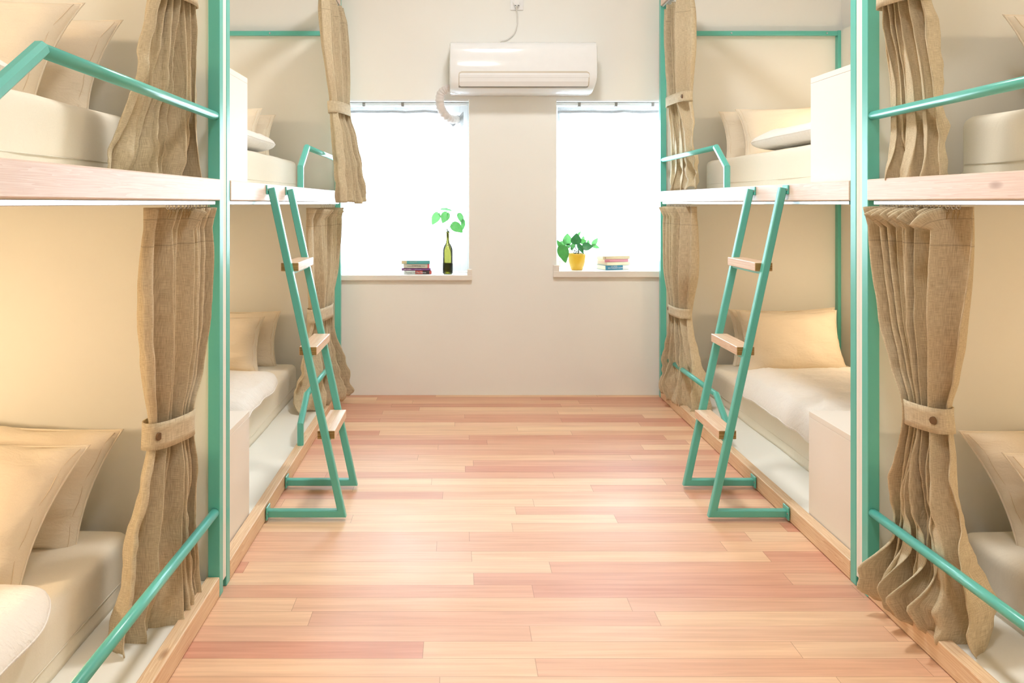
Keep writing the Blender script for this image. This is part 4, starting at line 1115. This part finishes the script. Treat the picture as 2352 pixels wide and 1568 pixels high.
# wine bottle with a cutting
bx_, by_ = X_(1028.5, 4.72), 4.72; bz = ZL0 + 0.0005
t = thing('wine_bottle', 'olive green glass bottle on left window sill', 'bottle', (bx_, by_, bz))
lathe('bottle_glass', [(0.024, 0.001), (0.0285, 0.004), (0.0292, 0.012), (0.0290, 0.135), (0.0270, 0.150), (0.020, 0.166), (0.0110, 0.180), (0.0092, 0.195), (0.0088, 0.236), (0.0102, 0.238), (0.0102, 0.246), (0.0072, 0.246)], BOTTLE, t, (0, 0, 0), 40, True, False)
lathe('water', [(0.001, 0.012), (0.024, 0.003), (0.0278, 0.012), (0.0276, 0.062), (0.001, 0.062)], WATER, t, (0, 0, 0), 40, True, True)
def leaf(name, c, tip, nrm, L, Wd, mat, parent, curl=0.15):
    """heart-shaped leaf: c base point, tip direction, normal"""
    tip = Vector(tip).normalized(); nrm = Vector(nrm); nrm = (nrm - tip * nrm.dot(tip)).normalized(); side = tip.cross(nrm)
    o_ = Vector(parent.location); bm = bmesh.new(); rows = []
    n, m = 14, 8
    for i in range(n + 1):
        a = i / n
        wdt = Wd / 2 * (math.sin(PI * min(1, a ** 0.62)) ** 0.85 if 0 < a < 1 else 0.02)
        row = []
        for j in range(m + 1):
            b = -1 + 2 * j / m
            back = -0.13 * L * (abs(b) ** 1.5) * max(0, 1 - a * 3)
            p = Vector(c) + tip * (a * L + back) + side * (b * wdt) + nrm * (curl * L * (abs(b) * 0.35 * wdt / (Wd / 2) - a * a * 0.7) + 0.01 * L * math.sin(a * 20) * abs(b))
            row.append(bm.verts.new(p - o_))
        rows.append(row)
    for r0, r1 in zip(rows, rows[1:]):
        for j in range(m): bm.faces.new((r0[j], r0[j + 1], r1[j + 1], r1[j]))
    return from_bm(name, bm, mat, parent, True)
k4 = 4.72
t = thing('plant_cutting', 'leafy green cutting standing in the olive bottle', 'plant', (bx_, by_, bz + 0.05), None)
mouth = Vector((bx_, by_, bz + 0.24))
LV = [ # base px, tip dir (x,y,z), normal, length px, width px, mat, depth offset
 ((1014, 481), (1.0, -0.1, -0.05), (0.1, -0.35, 1), 27, 20, LEAFM, 0.0),
 ((1006, 490), (-0.45, -0.1, -0.9), (0.15, -1, 0.1), 30, 20, LEAFP, 0.02),
 ((1027, 489), (-0.45, -0.1, -0.9), (-0.2, -1, 0.2), 26, 22, LEAFP, -0.01),
 ((1039, 515), (0.75, -0.2, -0.55), (0.1, -1, 0.35), 30, 24, LEAFM, -0.03),
 ((1053, 491), (0.45, 0.1, -0.85), (0.5, -1, 0.1), 26, 15, LEAFP, 0.02),
 ((1063, 506), (-0.05, 0.0, -1), (1.0, -0.7, 0.1), 27, 17, LEAFM, 0.03)]
for (bp, tp, nn, L, Wd, m_, dd) in LV:
    b = at(bp[0], bp[1], k4 + dd); lf = leaf('leaf', b, tp, nn, L * k4 / F, Wd * k4 / F, m_, t)
    mid = (mouth + b) / 2 + Vector((0, 0, 0.012))
    tube('stem', catmull([mouth + Vector((0.002 * math.sin(L), 0, -0.03)), mouth, mid, b], 6), 0.0015, STEM, t, 6)
tube('root', catmull([mouth, (bx_ + 0.002, by_, bz + 0.19), (bx_ + 0.010, by_, bz + 0.155), (bx_ + 0.020, by_ - 0.002, bz + 0.125), (bx_ + 0.022, by_, bz + 0.10)], 6), 0.0022, STEM, t, 6)
# yellow pot with a trailing plant
cx, cz = X_(1325, 4.73), ZR0 + 0.0005; cyy = 4.73
t = thing('potted_plant', 'leafy green plant in a yellow flowerpot on right window sill', 'plant', (cx, cyy, cz))
lathe('pot', [(0.030, 0.0), (0.034, 0.003), (0.045, 0.045), (0.052, 0.085), (0.053, 0.096), (0.0505, 0.096), (0.049, 0.086), (0.001, 0.086)], YPOT, t, (0, 0, 0), 40, True, True)
lathe('soil', [(0.001, 0.0865), (0.046, 0.0865), (0.044, 0.090), (0.001, 0.093)], SOIL, t, (0, 0, 0), 30, True, True)
PV = [
 ((1290, 567), (-0.6, -0.1, 0.8), (-0.5, -1, 0.1), 19, 11, LEAFM, -0.02),
 ((1290, 566), (0.25, -0.2, -1), (0.05, -1, 0.2), 38, 27, LEAFM, -0.05),
 ((1303, 560), (0.05, 0.1, 1), (0.1, -1, 0.1), 25, 23, LEAFP, 0.04),
 ((1299, 562), (-0.7, 0.1, 0.45), (0.1, -1, 0.2), 15, 14, LEAFP, 0.05),
 ((1322, 559), (0.1, -0.2, 1), (0.15, -1, 0.15), 24, 25, LEAFD, -0.04),
 ((1324, 543), (0.7, 0.1, 0.75), (0.2, -1, -0.4), 17, 8, LEAFP, 0.03),
 ((1339, 566), (1.0, -0.2, 0.02), (0.0, -1, 0.35), 23, 20, LEAFD, -0.04),
 ((1328, 562), (0.55, -0.2, -0.85), (0.35, -1, 0.3), 24, 14, LEAFD, -0.05),
 ((1333, 556), (0.95, 0.1, 0.25), (0.0, -1, 0.4), 16, 13, LEAFM, 0.02),
 ((1337, 552), (0.4, 0.1, 0.8), (0.5, -1, 0.1), 12, 9, LEAFP, 0.05),
 ((1362, 562), (0.6, 0.05, 0.85), (-0.3, -1, 0.1), 20, 12, LEAFP, 0.05),
 ((1360, 564), (1.0, 0.05, -0.25), (0.0, -0.8, 0.6), 20, 12, LEAFP, 0.05),
 ((1318, 560), (-0.4, -0.1, -0.9), (-0.3, -1, 0.3), 17, 11, LEAFP, 0.0),
 ((1306, 560), (-0.15, 0.0, -1), (0.1, -1, 0.3), 12, 11, LEAFP, 0.04),
 ((1351, 560), (0.1, 0.1, 1), (0.2, -1, 0.2), 11, 8, LEAFP, 0.07)]
for q, (bp, tp, nn, L, Wd, m_, dd) in enumerate(PV):
    b = at(bp[0], bp[1], 4.73 + dd); leaf('leaf', b, tp, nn, L * 4.73 / F, Wd * 4.73 / F, m_, t)
    r0 = Vector((cx + 0.018 * math.sin(q * 2.1), cyy + 0.018 * math.cos(q * 1.7), cz + 0.088))
    tube('stem', catmull([r0, r0 * 0.45 + b * 0.55 + Vector((0, 0, 0.018)), b], 6), 0.0015, STEM, t, 6)
